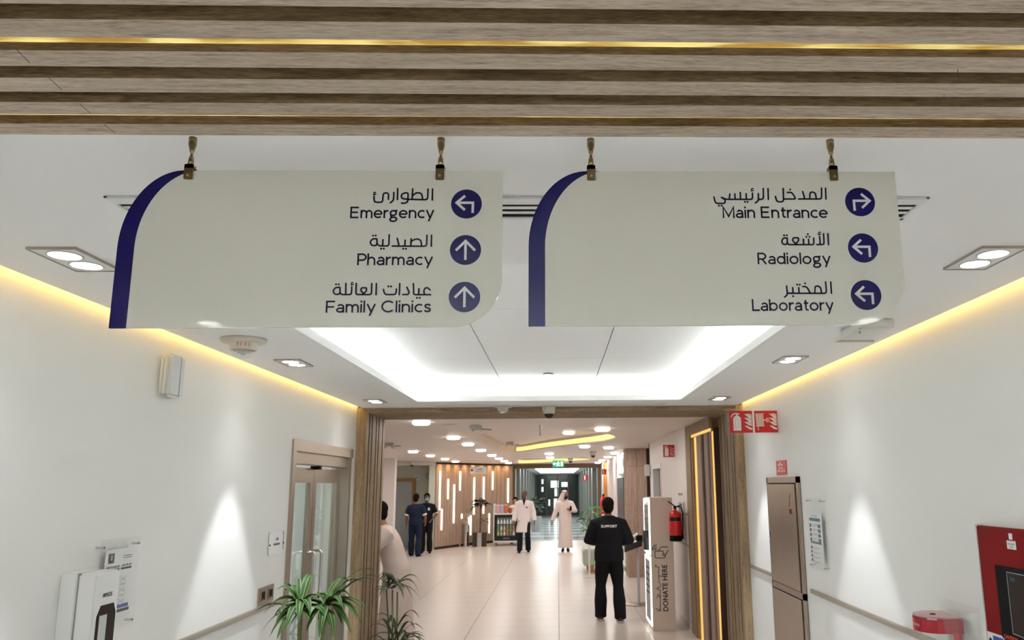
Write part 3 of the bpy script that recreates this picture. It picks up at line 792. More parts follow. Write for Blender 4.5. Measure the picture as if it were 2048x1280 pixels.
_ar = lambda x: [(x, .0), (x, .40)]+_arc(x+.20, .42, .20, .235, 150, 0, 8)[0:0]
def _arch(x, w_): return _arc(x+w_/2, .42, w_/2, .235, 180, 0, 10)+[(x+w_, 0)]
_oo = _arc(.29, .36, .29, .295, 0, 360, 24)
GL = {'E': (.60, [[(.60, .935), (0, .935), (0, .065), (.60, .065)], [(0, .51), (.54, .51)]]), 'F': (.57, [[(.58, .935), (0, .935), (0, 0)], [(0, .48), (.52, .48)]]),
 'P': (.58, [[(0, 0), (0, .935), (.30, .935)]+_arc(.30, .68, .27, .255, 90, -90)[1:]+[(0, .425)]]), 'R': (.60, [[(0, 0), (0, .935), (.30, .935)]+_arc(.30, .69, .27, .245, 90, -90)[1:]+[(0, .445)], [(.29, .445), (.60, 0)]]),
 'L': (.52, [[(0, 1), (0, .065), (.53, .065)]]), 'M': (.80, [[(0, 0), (0, .94), (.40, .14), (.80, .94), (.80, 0)]]), 'C': (.80, [_arc(.44, .5, .44, .435, 44, 316, 24)]),
 'a': (.46, [[(.46, 0), (.46, .43)]+_arc(.25, .44, .21, .215, 0, 150, 9), [(.46, .37), (.22, .37)]+_arc(.21, .215, .21, .155, 90, 270, 10)[1:]+[(.30, .065), (.46, .17)]]),
 'b': (.56, [[(0, 0), (0, 1)], _arc(.28, .36, .28, .295, 0, 360, 24)]), 'd': (.56, [[(.56, 0), (.56, 1)], _arc(.28, .36, .28, .295, 0, 360, 24)]), 'c': (.50, [_arc(.29, .36, .29, .295, 50, 310, 20)]),
 'e': (.57, [[(.02, .36), (.575, .36)], _arc(.29, .36, .29, .295, 0, 318, 22)]), 'o': (.58, [_oo]),
 'g': (.54, [_arc(.25, .45, .23, .205, 0, 360, 20), [(.38, .62), (.45, .665), (.58, .665)], [(.13, .29), (.06, .20), (.10, .11), (.24, .085), (.42, .07), (.52, -.02), (.52, -.13), (.40, -.245), (.24, -.265), (.06, -.23), (0, -.12), (.06, .0), (.16, .08)]]),
 'h': (.48, [[(0, 0), (0, 1)], _arch(0, .48)]), 'n': (.48, [[(0, 0), (0, .72)], _arch(0, .48)]), 'm': (.82, [[(0, 0), (0, .72)], _arch(0, .41), _arch(.41, .41)]),
 'i': (.0, [[(0, 0), (0, .72)], [(0, .84), (0, 1.0)]]), 'l': (.0, [[(0, 0), (0, 1)]]), 'r': (.30, [[(0, 0), (0, .72)], [(0, .42), (.06, .56), (.17, .64), (.32, .655)]]),
 's': (.43, [[(.42, .55), (.33, .635), (.21, .66), (.08, .62), (.04, .52), (.09, .42), (.22, .37), (.36, .31), (.41, .20), (.35, .10), (.21, .06), (.08, .09), (.0, .17)]]),
 't': (.36, [[(.15, .92), (.15, .22), (.20, .10), (.36, .065)], [(0, .655), (.36, .655)]]), 'y': (.54, [[(0, .72), (.28, .05)], [(.55, .72), (.17, -.27)]])}
def latin(parent, s, a, b, base, cap):
    x = .065; pl = []
    for ch in s:
        if ch == ' ': x += .36; continue
        w_, st_ = GL[ch]; pl += [[(x+px_, py_) for px_, py_ in q] for q in st_]; x += w_+.215+(-.06 if ch in 'rtyLFPc' else 0)
    W_ = max(p_[0] for q in pl for p_ in q)+.05
    pa = at(1, SY-.0032, a, base); pb = at(1, SY-.0032, b, base); pc = at(1, SY-.0032, a, base-cap)
    kx = (pb.x-pa.x)/W_; ky = pc.z-pa.z; g = G()
    for q in pl: g.ribbon([(pa.x+px_*kx, pa.z+py_*ky) for px_, py_ in q], ky*.138, Os, Us, Vs, .0005, False)
    part('lettering', g, M['ink'], parent)
latin(sL, 'Emergency', 700, 868, 436.5, 23)
latin(sL, 'Pharmacy', 714, 865.5, 530.5, 23.5)
latin(sL, 'Family Clinics', 651, 862, 625.5, 24)
latin(sR, 'Main Entrance', 1445.5, 1656, 436, 23)
latin(sR, 'Radiology', 1515.5, 1662, 528.5, 23)
latin(sR, 'Laboratory', 1504.5, 1668, 622, 23.5)
def badge(parent, px, py, kind, r=.0352):
    c = at(1, SY-.0032, px, py)
    O = Vector((c.x, SY-.0032, c.z))
    d = part('arrow_badge', G().disc((0, 0), r, O, Us, Vs, .0006, 40), M['navy'], parent, label='round navy arrow badge')
    O2 = O-Vector((0, .0006, 0)); g = G(); wd = r*.165
    if kind == 'up':
        g.ribbon([(-.62*r, -.04*r), (0, .60*r), (.62*r, -.04*r)], wd, O2, Us, Vs, .0004, False); g.ribbon([(0, -.67*r), (0, .55*r)], wd, O2, Us, Vs, .0003, False)
    else:
        s = -1 if kind == 'left' else 1
        g.ribbon([(s*.10*r, .56*r), (s*.64*r, .08*r), (s*.10*r, -.42*r)], wd, O2, Us, Vs, .0004, False)
        g.ribbon([(s*.58*r, .08*r), (-s*.42*r, .08*r), (-s*.41*r, -.62*r)], wd, O2, Us, Vs, .0003, False)
    part('arrow', g, M['print'], d)
badge(sL, 933, 408, 'left'); badge(sL, 931, 500, 'up'); badge(sL, 929, 594, 'up')
badge(sR, 1720, 404, 'right'); badge(sR, 1726, 496, 'left'); badge(sR, 1732, 590, 'left')
# hangers
hl = ['leftmost sign hanger, at the left end of the Emergency sign', 'sign hanger at the right end of the Emergency sign', 'sign hanger at the left end of the Main Entrance sign', 'rightmost sign hanger, at the right end of the Main Entrance sign']
for px, lb in zip((381, 881, 1182, 1664), hl):
    x = at(1, SY, px, 335).x
    t = thing('sign_hanger', 'bronze metal '+lb, 'hanger', (x, SY, ZC), 'bronze cable hangers of the signs')
    part('ceiling_ferrule', G().lathe((0, 0, 0), [(0, 0), (.0088, 0), (.0088, -.018), (.0055, -.030), (.0055, -.034), (.0035, -.036), (.0035, -.040), (0, -.040)][::-1], 18), M['bronze'], t, False, True)
    part('cable', G().tube([(0, 0, -.038), (0, 0, -.048)], .0011, 8), M['steel'], t, False)
    part('ferrule', G().lathe((0, 0, 0), [(0, -.042), (.0035, -.042), (.0035, -.047), (.0055, -.048), (.0075, -.070), (0, -.070)][::-1], 18), M['bronze'], t, False, True)
    part('clamp', G().box(-.0098, .0098, -.0105, -.0040, -.105, -.068, .0015).box(-.0098, .0098, .0040, .0105, -.105, -.068, .0015).box(-.0098, .0098, -.0105, .0105, -.080, -.068, .0015), M['bronze'], t, False)
    part('screw', G().lathe((0, -.0105, -.096), [(0, 0), (.0032, 0), (.0028, -.0016), (0, -.0016)], 12, 'y'), M['chrome'], t, False)
    part('side_knob', G().lathe((.0098, 0, -.076), [(0, 0), (.003, 0), (.003, .004), (0, .004)], 12, 'x'), M['chrome'], t, False)

# ================================================================== LEFT WALL ITEMS
# steel double door
dr = struct('door_3', G().box(WL-.02, WL+.016, DY0-.03, DY0+.05, 0, DZ+.03).box(WL-.02, WL+.016, DY0+.05, DY1+.03, DZ-.055, DZ+.03), M['steel_w'])
part('reveal', G().box(WL-.17, WL+.008, DY1-.05, DY1, 0, DZ-.055), M['steel'], dr)
part('reveal', G().box(WL-.17, WL-.02, DY0, DY0+.05, 0, DZ-.055), M['steel'], dr)
part('head_casing', G().box(WL-.15, WL-.02, DY0+.05, DY1-.05, DZ-.15, DZ-.055), M['steel_w'], dr)
XD = WL-.13
mid = (DY0+DY1)/2-.02
for (a, b, hy) in ((DY0+.055, mid-.004, mid-.09), (mid+.004, DY1-.055, mid+.10)):
    lf = part('door_leaf', G().box(XD, XD+.045, a, a+.085, .0, DZ-.175).box(XD, XD+.045, b-.085, b, .0, DZ-.175).box(XD, XD+.045, a+.085, b-.085, DZ-.30, DZ-.175).box(XD, XD+.045, a+.085, b-.085, 0, .22), M['steel_w'], dr)
    part('pane', G().box(XD+.018, XD+.028, a+.08, b-.08, .21, DZ-.295), M['glass'], lf)
    part('handle', G().tube(C_([(XD+.045, hy, 1.36), (XD+.115, hy, 1.36), (XD+.115, hy, .98), (XD+.045, hy, .98)], .03) if False else [(XD+.045, hy, 1.365), (XD+.095, hy, 1.365), (XD+.110, hy, 1.358), (XD+.115, hy, 1.34), (XD+.115, hy, 1.0), (XD+.110, hy, .982), (XD+.095, hy, .975), (XD+.045, hy, .975)], .0125, 12), M['chrome'], lf, smooth=True)
part('closer_arm', G().box(XD+.02, XD+.10, mid-.03, mid+.03, DZ-.185, DZ-.155), M['matblack'], dr)
part('lock', G().lathe((XD+.046, mid-.05, .88), [(0, 0), (.02, 0), (.02, .012), (0, .012)], 16, 'x'), M['chrome'], dr)
# room behind the glass door
struct('wall_left', G().box(WL-1.6, WL-1.5, 4.8, 9.0, 0, 2.6).box(WL-1.6, WL-.18, 4.7, 4.8, 0, 2.6).box(WL-1.6, WL-.18, 7.86, 7.9, 0, 2.6).box(WL-1.6, WL-.18, 4.7, 7.9, 2.5, 2.6), M['wall'])
area('room_lamp', (WL-.8, 6.6, 2.45), (0, 0, -1), .5, .5, 10, (1, .97, .92))

# emergency light unit
p = at(0, WL, 320, 702); q = at(0, WL, 360, 800)
t = thing('emergency_light', 'frosted oblong emergency light unit high on left wall', 'emergency light', (WL, 4.09, 2.375))
part('housing', G().box(0, .03, -.075, .075, 0, .215, .012), M['white'], t, False)
part('diffuser', G().box(.03, .062, -.078, .078, -.003, .222, .018), M['frost'], t, False)
part('battery', G().box(.031, .046, -.055, -.012, .135, .2).box(.031, .043, -.055, .05, .09, .125), M['grey'], t, False)
part('indicator', G().box(.031, .05, -.04, -.015, .03, .05), M['blue'], t, False)
part('cover_seam', G().box(.0615, .0645, .022, .026, .005, .215), M['grey'], t, False)
# round-cornered door plaque
a = at(0, WL+.01, 537, 1070); b = at(0, WL+.01, 567, 1108)
t = thing('door_plaque', 'small white plaque with navy text and curved edge beside the glass door', 'sign', (WL, 5.87, 1.43))
def rrect(w_, h_, r, n=5):
    o = []
    for cx_, cy_, a0 in ((w_-r, h_-r, 0), (r, h_-r, 90), (r, r, 180), (w_-r, r, 270)):
        for k in range(n+1):
            an = math.radians(a0+90*k/n); o.append((cx_+r*math.cos(an), cy_+r*math.sin(an)))
    return o
UL, VL = Vector((0, 1, 0)), Vector((0, 0, 1))       # on left wall: reading direction +y?, seen from inside
part('plate', G().prism(rrect(.30, .165, .03), (.004, -.15, 0), UL, VL, .004), M['paper'], t, False)
part('edge_band', G().ribbon([(.268, .158), (.285, .14), (.287, .03)], .008, (.008, -.15, 0), UL, VL, .001), M['ink'], t, False)
g = G(); text(g, 'Admissions', (.0085, -.065, .068), UL, VL, .13, .018, .0008); part('lettering', g, M['ink'], t, False)
g = G(); 
for ln in ([(0, 0), (.05, 0)], [(.01, 0), (.01, .014)], [(.03, 0), (.03, .016)], [(.045, 0), (.045, .01)]): g.ribbon(ln, .005, (.008, -.02, .105), UL, VL, .001)
part('arabic_lettering', g, M['ink'], t, False)
part('stud', G().lathe((.008, -.138, .075), [(0, 0), (.007, 0), (.007, .004), (0, .004)], 10, 'x').lathe((.008, .138, .075), [(0, 0), (.007, 0), (.007, .004), (0, .004)], 10, 'x'), M['matblack'], t, False)
# switch plate
t = thing('socket_plate', 'brushed steel double switch plate above the left rail', 'switch', (WL, 5.74, 1.115))
part('plate', G().box(0, .01, -.155, .13, 0, .115, .003), M['steel'], t, False)
for y in (-.085, .06):
    sp = part('rocker', G().box(.01, .015, y-.045, y+.045, .02, .095, .002), M['steel_w'], t, False)
    g = G()
    for k in range(3): g.box(.015, .017, y-.03+k*.022, y-.02+k*.022, .03+.01*(k % 2), .085)
    part('marking', g, M['matblack'], t, False)
# acrylic hand-washing poster
t = thing('wall_poster', 'white hand washing poster in clear acrylic holder on left wall', 'poster', (WL, 3.77, 1.30))
part('acrylic_front', G().box(.028, .031, -.165, .165, -.02, .385), M['acrylic'], t, False)
part('sheet', G().box(.024, .0265, -.115, .125, .045, .335), M['paper'], t, False)
XS = .0268
g = G(); g.box(XS, XS+.0006, -.092, -.045, .275, .318); 
part('crest_block', g, M['paper_ink'], t, False)
g = G(); g.ribbon([(0, 0), (.006, .012), (0, .024), (-.006, .012), (0, 0)], .003, (XS+.0006, -.068, .287), UL, VL, .0003); part('crest', g, M['print'], t, False)
g = G(); text(g, 'HOW TO HANDRUB?', (XS+.0004, -.10, .253), UL, VL, .105, .009, .0004)
g.box(XS, XS+.0006, -.10, .005, .240, .249).box(XS, XS+.0006, .018, .108, .240, .249)
for k in range(9): g.box(XS, XS+.0006, .02+k*.0095, .026+k*.0095, .254, .258+.003*(k % 3))
g.box(XS, XS+.0006, .03, .105, .300, .3025).box(XS, XS+.0006, .03, .105, .290, .2925)
part('lettering', g, M['paper_ink'], t, False)
g = G()
for r in range(3):
    for c in range(2):
        y = -.075+c*.095; z = .185-r*.05
        g.ribbon([(0, 0), (.015, .02), (.03, .005), (.04, .022), (.045, 0)], .0025, (XS+.0003, y, z), UL, VL, .0003)
        g.box(XS, XS+.0005, y, y+.055, z-.010, z-.008).box(XS, XS+.0005, y, y+.045, z-.015, z-.013)
part('pictograms', g, M['greyink'], t, False)
part('number_tabs', G().box(XS, XS+.0007, -.085, -.078, .205, .213).box(XS, XS+.0007, .01, .017, .205, .213).box(XS, XS+.0007, -.085, -.078, .155, .163).box(XS, XS+.0007, .01, .017, .155, .163).box(XS, XS+.0007, -.085, -.078, .105, .113).box(XS, XS+.0007, .01, .017, .105, .113), M['paper_ink'], t, False)
part('blue_strip', G().box(XS, XS+.0006, -.10, .108, .068, .084), M['blue'], t, False)
part('black_strip', G().box(XS, XS+.0006, -.10, .118, .050, .064), M['paper_ink'], t, False)
for y in (-.15, .145):
    for z in (.35, .0):
        part('standoff', G().tube([(0, y, z), (.036, y, z)], .006, 12), M['chrome'], t, False)
# sanitiser dispenser
DS = (at(0, WL, 118, 1200).y+at(0, WL+.165, 228, 1200).y)/2
t = thing('sanitiser_dispenser', 'large white sanitiser dispenser with dark window on left wall', 'dispenser', (WL, DS+.03, 1.09))
part('back_shell', G().box(.0, .0665, -.088, .088, 0, .475, .003), M['white'], t, False)
part('cover', G().box(.0685, .15, -.088, .088, 0, .475, .010), M['white'], t, False)
part('shell_seam', G().box(.0655, .0695, -.083, .083, .002, .473), M['grey'], t, False)
wn = part('window', G().prism([(-.055, .02), (.055, .02), (.07, .05), (.07, .30), (.05, .34), (-.045, .34), (-.07, .30), (-.07, .05)], (.1502, 0, 0), UL, VL, .001), M['black'], t, False)
part('bottle', G().box(.1510, .1525, -.05, .005, .06, .30, .0005), M['frost'], t, False)
g = G(); text(g, 'AMOS', (.1512, -.04, .372), UL, VL, .07, .016, .0006); part('lettering', g, M['paper_ink'], t, False)

# ================================================================== RIGHT WALL ITEMS
UR, VR = Vector((0, -1, 0)), Vector((0, 0, 1))      # reading direction on the right wall
cb = [at(0, WR, a, b) for a, b in ((1537, 955), (1600, 953))]
CY1, CY0, CZ = cb[0].y, cb[1].y, cb[0].z
t = thing('hose_cabinet', 'tall brushed steel fire hose cabinet set in the right wall', 'cabinet', (WR, (CY0+CY1)/2, 0))
part('frame', G().box(WR-.022, WR+.0, CY0, CY0+.055, .05, CZ).box(WR-.022, WR, CY1-.03, CY1, .05, CZ).box(WR-.022, WR, CY0, CY1, CZ-.05, CZ).box(WR-.022, WR, CY0, CY1, 1.0, 1.05), M['steel_w'], t)
part('body', G().box(WR-.004, WR+.0, CY0, CY1, .05, CZ), M['matblack'], t)
ud = part('upper_door', G().box(WR-.026, WR-.006, CY0+.085, CY1-.035, 1.055, CZ-.06, .003), M['steel'], t)
part('lower_door', G().box(WR-.026, WR-.006, CY0+.085, CY1-.035, .10, .99, .003), M['steel'], t)
g = G(); g.ribbon([(0, 0), (.03, .03), (.02, .07), (.05, .10)], .014, (WR-.0262, CY0+.26, CZ-.24), UR, VR, .0005)
g.box(WR-.0268, WR-.0262, CY0+.19, CY0+.26, CZ-.30, CZ-.26); part('fire_emblem', g, M['darkred'], ud)
part('latch', G().box(WR-.034, WR-.026, CY1-.09, CY1-.06, 1.42, 1.48, .002), M['chrome'], ud)
# red label above the cabinet
a = at(0, WR, 1553, 922); b = at(0, WR, 1575, 949)
t = thing('red_label', 'small red instruction label above the steel hose cabinet', 'sign', (WR, (a.y+b.y)/2, b.z))
h_ = a.z-b.z; wd = (a.y-b.y)/2
part('plate', G().box(WR-.006, WR-.001, (a.y+b.y)/2-wd, (a.y+b.y)/2+wd, b.z, a.z), M['red'], t)
g = G(); text(g, 'FIRE HOSE', (WR-.0065, a.y-.04, b.z+h_*.18), UR, VR, wd*2-.08, h_*.17); text(g, 'REEL', (WR-.0065, a.y-.08, b.z+h_*.42), UR, VR, wd*2-.16, h_*.12)
g.ribbon([(0, 0), (.05, 0), (.06, .02), (.1, .0), (.14, .0)], .008, (WR-.0065, a.y-.06, b.z+h_*.68), UR, VR, .0005); part('lettering', g, M['print'], t)
# projecting double fire sign
SYF = 6.74
def fpx(a, b): q = at(1, SYF, a, b); return q.x, q.z
x0, z1 = fpx(1458, 822); x1, z0 = fpx(1556, 865)
t = thing('fire_sign', 'projecting pair of red fire extinguisher and hose reel pictograms on right wall', 'sign', (WR, SYF, (z0+z1)/2))
part('clear_backing', G().box(x0-.035, WR-.012, SYF, SYF+.006, z0-.018, z1+.018), M['acrylic'], t)
sz = z1-z0
for i, xa in enumerate((x0, x0+(x1-x0+.018)/2)):
    wd = (x1-x0-.018)/2
    rp = part('red_panel', G().box(xa, xa+wd, SYF-.002, SYF, z0, z1), M['red'], t)
    O = (xa, SYF-.0022, z0); k = wd; g = G()
    if i == 0:
        g.prism([(.16*k, .10*sz), (.50*k, .10*sz), (.50*k, .66*sz), (.42*k, .76*sz), (.36*k, .79*sz), (.36*k, .84*sz), (.30*k, .84*sz), (.30*k, .79*sz), (.24*k, .76*sz), (.16*k, .66*sz)], O, Us, Vs, .0005)
        g.ribbon([(.08*k, .72*sz), (.14*k, .84*sz), (.26*k, .88*sz), (.42*k, .86*sz)], .05*k, O, Us, Vs, .0006)
        fr = part('frame_print', G().ribbon([(.25*k, .28*sz), (.42*k, .28*sz), (.42*k, .60*sz), (.25*k, .60*sz), (.25*k, .28*sz)], .012*k, Vector(O)-Vector((0, .0006, 0)), Us, Vs, .0004), M['greyink'], rp)
    else:
        for q in range(7): g.ribbon([((.07+q*.05)*k, .84*sz), ((.09+q*.05)*k, .30*sz)], .03*k, O, Us, Vs, .0005, False)
        g.ribbon([(.04*k, .86*sz), (.42*k, .86*sz)], .02*k, O, Us, Vs, .0006); g.ribbon([(.06*k, .30*sz), (.42*k, .30*sz)], .02*k, O, Us, Vs, .0006)
        g.ribbon([(.14*k, .30*sz), (.15*k, .12*sz)], .03*k, O, Us, Vs, .0006)
        g.ribbon([(.40*k, .57*sz), (.52*k, .57*sz)], .04*k, O, Us, Vs, .0006)
        ring = [(.57*k+.075*k*math.cos(a_), .57*sz+.075*k*math.sin(a_)) for a_ in [2*PI*j/16 for j in range(17)]]
        g.ribbon(ring, .022*k, O, Us, Vs, .0006, False); g.ribbon([(.57*k, .48*sz), (.57*k, .66*sz)], .018*k, O, Us, Vs, .0006)
    for fy in (.80, .62, .44, .26):
        g.prism([(.64*k, (fy+.06)*sz), (.74*k, (fy-.02)*sz), (.84*k, (fy-.10)*sz), (.97*k, (fy-.13)*sz), (.97*k, (fy-.05)*sz), (.88*k, (fy-.02)*sz), (.78*k, (fy+.05)*sz)][::-1], O, Us, Vs, .0005)
        if fy > .3: g.prism([(.78*k, (fy+.08)*sz), (.88*k, (fy+.0)*sz), (.97*k, (fy-.03)*sz), (.97*k, (fy+.02)*sz), (.86*k, (fy+.07)*sz)][::-1], O, Us, Vs, .0005)
    part('pictogram', g, M['print'], rp)
for z in (z0+.04, z1-.04):
    part('wall_clip', G().tube([(x1+.012, SYF+.003, z), (WR, SYF+.003, z)], .011, 12), M['steel'], t)
# acrylic notice on right wall
a = at(0, WR-.03, 1601, 988); b = at(0, WR-.03, 1640, 1145)
ya, yb, za, zb = 5.98, 5.63, 1.79, 1.27
t = thing('wall_poster', 'white notice with teal boxes in clear holder beside the hose cabinet', 'poster', (WR, (ya+yb)/2, zb))
part('acrylic_front', G().box(WR-.034, WR-.031, yb, ya, zb, za), M['acrylic'], t)
part('sheet', G().box(WR-.030, WR-.0275, yb+.04, ya-.01, zb+.06, za-.12), M['paper'], t)
XP = WR-.0302
def bar(g, y0, y1, z0, z1): g.box(XP-.0006, XP, y0, y1, z0, z1)
g = G(); bar(g, 5.70, 5.94, 1.618, 1.640); bar(g, 5.70, 5.94, 1.455, 1.472)
for k in range(4): bar(g, 5.70, 5.76, 1.585-k*.034-.012, 1.585-k*.034+.012)
part('teal_blocks', g, M['teal'], t)
g = G()
for k in range(4): bar(g, 5.91, 5.94, 1.585-k*.034-.012, 1.585-k*.034+.012)
for k in range(4): bar(g, 5.91, 5.94, 1.425-k*.03-.010, 1.425-k*.03+.010)
text(g, 'VISITORS', (XP-.0006, 5.90, 1.648), UR, VR, .14, .012)
part('lettering', g, M['ink'], t)
g = G()
for k in range(9):
    if k != 4: bar(g, 5.77 if k < 4 else 5.74, 5.90, 1.59-k*.033, 1.594-k*.033); bar(g, 5.79, 5.90, 1.58-k*.033, 1.583-k*.033)
part('text_lines', g, M['greyink'], t)
for y in (yb+.02, ya-.02):
    for z in (za-.025, zb+.025):
        part('standoff', G().tube([(WR, y, z), (WR-.042, y, z)], .006, 12), M['chrome'], t)
# red cabinet
t = thing('alarm_cabinet', 'dark red wall cabinet with black glazed window at lower right', 'cabinet', (WR, 3.20, .6))
part('body', G().box(WR-.030, WR, 2.55, 3.555, .6, 1.70, .004), M['darkred'], t)
part('rim', G().box(WR-.034, WR, 3.555, 3.575, .595, 1.705), M['white'], t, label='white edge trim')
dr_ = part('window_frame', G().box(WR-.040, WR-.030, 2.70, 3.42, 1.24, 1.54, .003), M['matblack'], t)
part('window', G().box(WR-.043, WR-.040, 2.85, 3.33, 1.27, 1.52), mat('dark_glass', (.004, .005, .006, 1), .05), dr_)
part('window_edge', G().ribbon([(0, .24), (0, 0), (.3, -.02)], .003, (WR-.0432, 3.325, 1.275), UR, VR, .0005, False).ribbon([(0, .245), (.3, .245)], .003, (WR-.0432, 3.325, 1.275), UR, VR, .0005, False), M['greyink'], dr_)
g = G(); text(g, 'NV', (WR-.0436, 3.30, 1.485), UR, VR, .035, .018, .0008); part('logo_print', g, M['teal'], dr_)
g = G(); text(g, 'CAUTION', (WR-.0405, 3.40, 1.246), UR, VR, .10, .013, .001); part('lettering', g, mat('orange_print', srgb(220, 60, 30), .4), dr_)
part('sticker', G().box(WR-.0312, WR-.030, 3.255, 3.32, 1.615, 1.650).box(WR-.0312, WR-.030, 3.275, 3.300, 1.655, 1.680), M['paper'], t)
g = G(); text(g, 'FIRE ALARM', (WR-.0316, 3.313, 1.632), UR, VR, .05, .008); text(g, 'PANEL', (WR-.0316, 3.30, 1.620), UR, VR, .025, .007); part('sticker_lettering', g, M['paper_ink'], t)
ins = part('inspection_card', G().box(WR-.032, WR-.0305, 3.42, 3.55, 1.07, 1.245), M['paper'], t)
part('card_header', G().box(WR-.0326, WR-.032, 3.425, 3.505, 1.185, 1.235), M['blue'], ins)
g = G()
for k in range(7): g.box(WR-.0326, WR-.032, 3.43, 3.54, 1.085+k*.013, 1.087+k*.013)
g.disc((0, 0), .012, (WR-.032, 3.528, 1.21), UR, VR, .0005, 14); part('card_lines', g, M['paper_ink'], ins)
# acrylic leaflet / donation box
t = thing('acrylic_box', 'clear acrylic dispenser with red band beside the dark red cabinet', 'dispenser', (WR, 3.86, .8))
half = [(0, 0)]+[(0+.13*math.sin(PI*k/12), .11-.11*math.cos(PI*k/12)) for k in range(13)]+[(0, .22)]
g = G(); pr2 = [(WR-.10-.11*math.sin(PI*k/14), 3.98-.11+.11*math.cos(PI*k/14)) for k in range(15)]+[(WR-.03, 3.76), (WR-.03, 3.98)]
g.loft([[Vector((p[0], p[1], z)) for p in pr2] for z in (.82, 1.262)], cap=False)
part('clear_tube', g, M['acrylic'], t)
g = G().loft([[Vector((p[0]+(WR-.06-p[0])*-.01, p[1], z)) for p in pr2] for z in (1.195, 1.255)], cap=False)
part('red_band', g, mat('crimson_band', srgb(158, 16, 34), .3), t)
part('lid', G().loft([[Vector((p[0], p[1], z)) for p in pr2] for z in (1.262, 1.268)]), mat('pink_acrylic', srgb(206, 150, 156), .2, alpha=.7), t)
part('coin_slot', G().lathe((WR-.12, 3.87, 1.269), [(0, 0), (.014, 0), (.014, .001), (0, .001)], 14), M['matblack'], t)
g = G(); text(g, 'MASK DONATION', (WR-.2125, 3.90, 1.22), UR, VR, .08, .012); part('lettering', g, M['print'], t)
part('clear_back', G().box(WR-.028, WR-.024, 3.62, 4.00, .80, 1.33), M['acrylic'], t)
part('side_holder', G().box(WR-.13, WR-.127, 3.62, 3.745, .82, 1.31).box(WR-.13, WR-.03, 3.618, 3.622, .82, 1.31), M['acrylic'], t)
part('red_leaflet', G().box(WR-.11, WR-.105, 3.64, 3.70, .84, 1.215), M['red'], t)
part('wire_bail', G().tube([(WR-.20, 3.83, 1.192), (WR-.205, 3.85, 1.178), (WR-.208, 3.87, 1.174), (WR-.205, 3.89, 1.178), (WR-.20, 3.91, 1.192)], .0018, 6), M['steel'], t)

# ================================================================== LOBBY ITEMS
# round downlights
def rlight(loc, label):
    t = thing('round_downlight', label, 'downlight', loc, 'round downlights in the lobby ceiling')
    part('trim_ring', G().lathe((0, 0, 0), [(.100, 0), (.118, 0), (.116, -.005), (.100, -.006)], 28), M['white'], t, False)
    part('lamp', G().lathe((0, 0, -.004), [(0, 0), (.104, 0), (.104, -.012), (.094, -.028), (.07, -.034), (0, -.036)], 28), M['led'], t, False, label='glowing white lamp')
    area('lamp_beam', (0, 0, 0), (0, 0, -1), .2, .2, P_LOBBY, (1, .95, .90), None, 180, True).parent = t
    for c in t.children:
        if c.type == 'LIGHT': c.location = (0, 0, -.045)
    return t
ordn = ['first', 'second', 'third', 'fourth', 'fifth', 'sixth', 'seventh', 'eighth']
rows = [('left row over the open lobby', -1.62, [9.30, 12.2, 14.2, 16.6, 19.4, 21.7, 23.9, 26.0]), ('row near the alcove', -3.10, [16.9, 19.2, 21.7, 23.9]), ('row beside the white left wall', -4.64, [19.3, 22.0]),
        ('right row near the wood-clad pier', 1.05, [16.0, 18.8, 21.4, 24.3, 26.8]), ('short middle row before the exit sign', -.2, [18.7, 21.4])]
proto = rlight((.62, 10.66, ZL), 'large round downlight nearest the right end of the portal')
for nm, x, ys in rows:
    for i, y in enumerate(ys):
        if nm.startswith('right row') and i in (1, 2): x = 1.38
        dup(proto, (x, y, ceilz(x, y)), label='%s round downlight from the portal in the %s' % (ordn[i], nm))
for (x, y), lb in (((.54, 15.4), 'broad round downlight just beyond the yellow oval cove'), ((.24, 23.5), 'round downlight inside the second, farther oval recess'), ((.195, 11.9), 'round downlight inside the oval recess, nearer the portal'), ((.20, 13.7), 'round downlight inside the oval recess, farther from the portal')):
    dup(proto, (x, y, ceilz(x, y)), label=lb)
# detectors and small devices
def detector(px, py, label, s=1.0):
    p = at(2, ZL, px, py)
    t = thing('smoke_detector', label, 'smoke detector', (p.x, p.y, ceilz(p.x, p.y)))
    part('base', G().lathe((0, 0, 0), [(0, 0), (.09, 0), (.085, -.02), (0, -.02)], 20), M['cream'], t, False)
    part('sensor', G().lathe((0, 0, 0), [(0, -.02), (.055, -.02), (.045, -.055), (0, -.06)], 20), M['cream'], t, False)
    t.scale = (s, s, s)
detector(1088, 852, 'round cream smoke detector nearest the portal in the lobby', 1.0)
detector(1098, 860, 'second smoke detector just right of the nearest one', 1.0)
def twinspot(px, py, label):
    p = at(2, ZL, px, py)
    t = thing('emergency_light', label, 'emergency light', (p.x, p.y, ceilz(p.x, p.y)))
    part('box', G().box(-.08, .08, -.06, .06, -.06, 0, .01), M['cream'], t, False)
    for x in (-.06, .07):
        part('head', G().ell((x, -.06, -.075), (.035, .035, .035), 12, 8), M['white'], t, False, True)
    part('rod', G().tube([(.08, -.05, -.05), (.2, -.05, -.06)], .008, 8), M['grey'], t, False)
twinspot(952, 851, 'emergency light box with round head left of the detectors')
twinspot(780, 886, 'twin-head emergency light beside the left jamb')
twinspot(1020, 899, 'dark-armed spotlight head in mid lobby ceiling')
for px, py, lb in ((1186, 903, 'dome camera on lobby ceiling above the support worker'), (1141, 916, 'small dome camera right of the exit sign'), (827, 932, 'tiny dome camera above the alcove')):
    p = at(2, ZL, px, py) if py < 930 else Vector((-4.5, 24.4, ZL))
    dome((p.x, p.y, ceilz(p.x, p.y)), lb, 1.1)
p = at(2, ZL, 1081, 861)
t = thing('pendant_tube', 'short white tube hanging from the lobby ceiling by the detectors', 'pendant', (p.x, p.y, ceilz(p.x, p.y)))
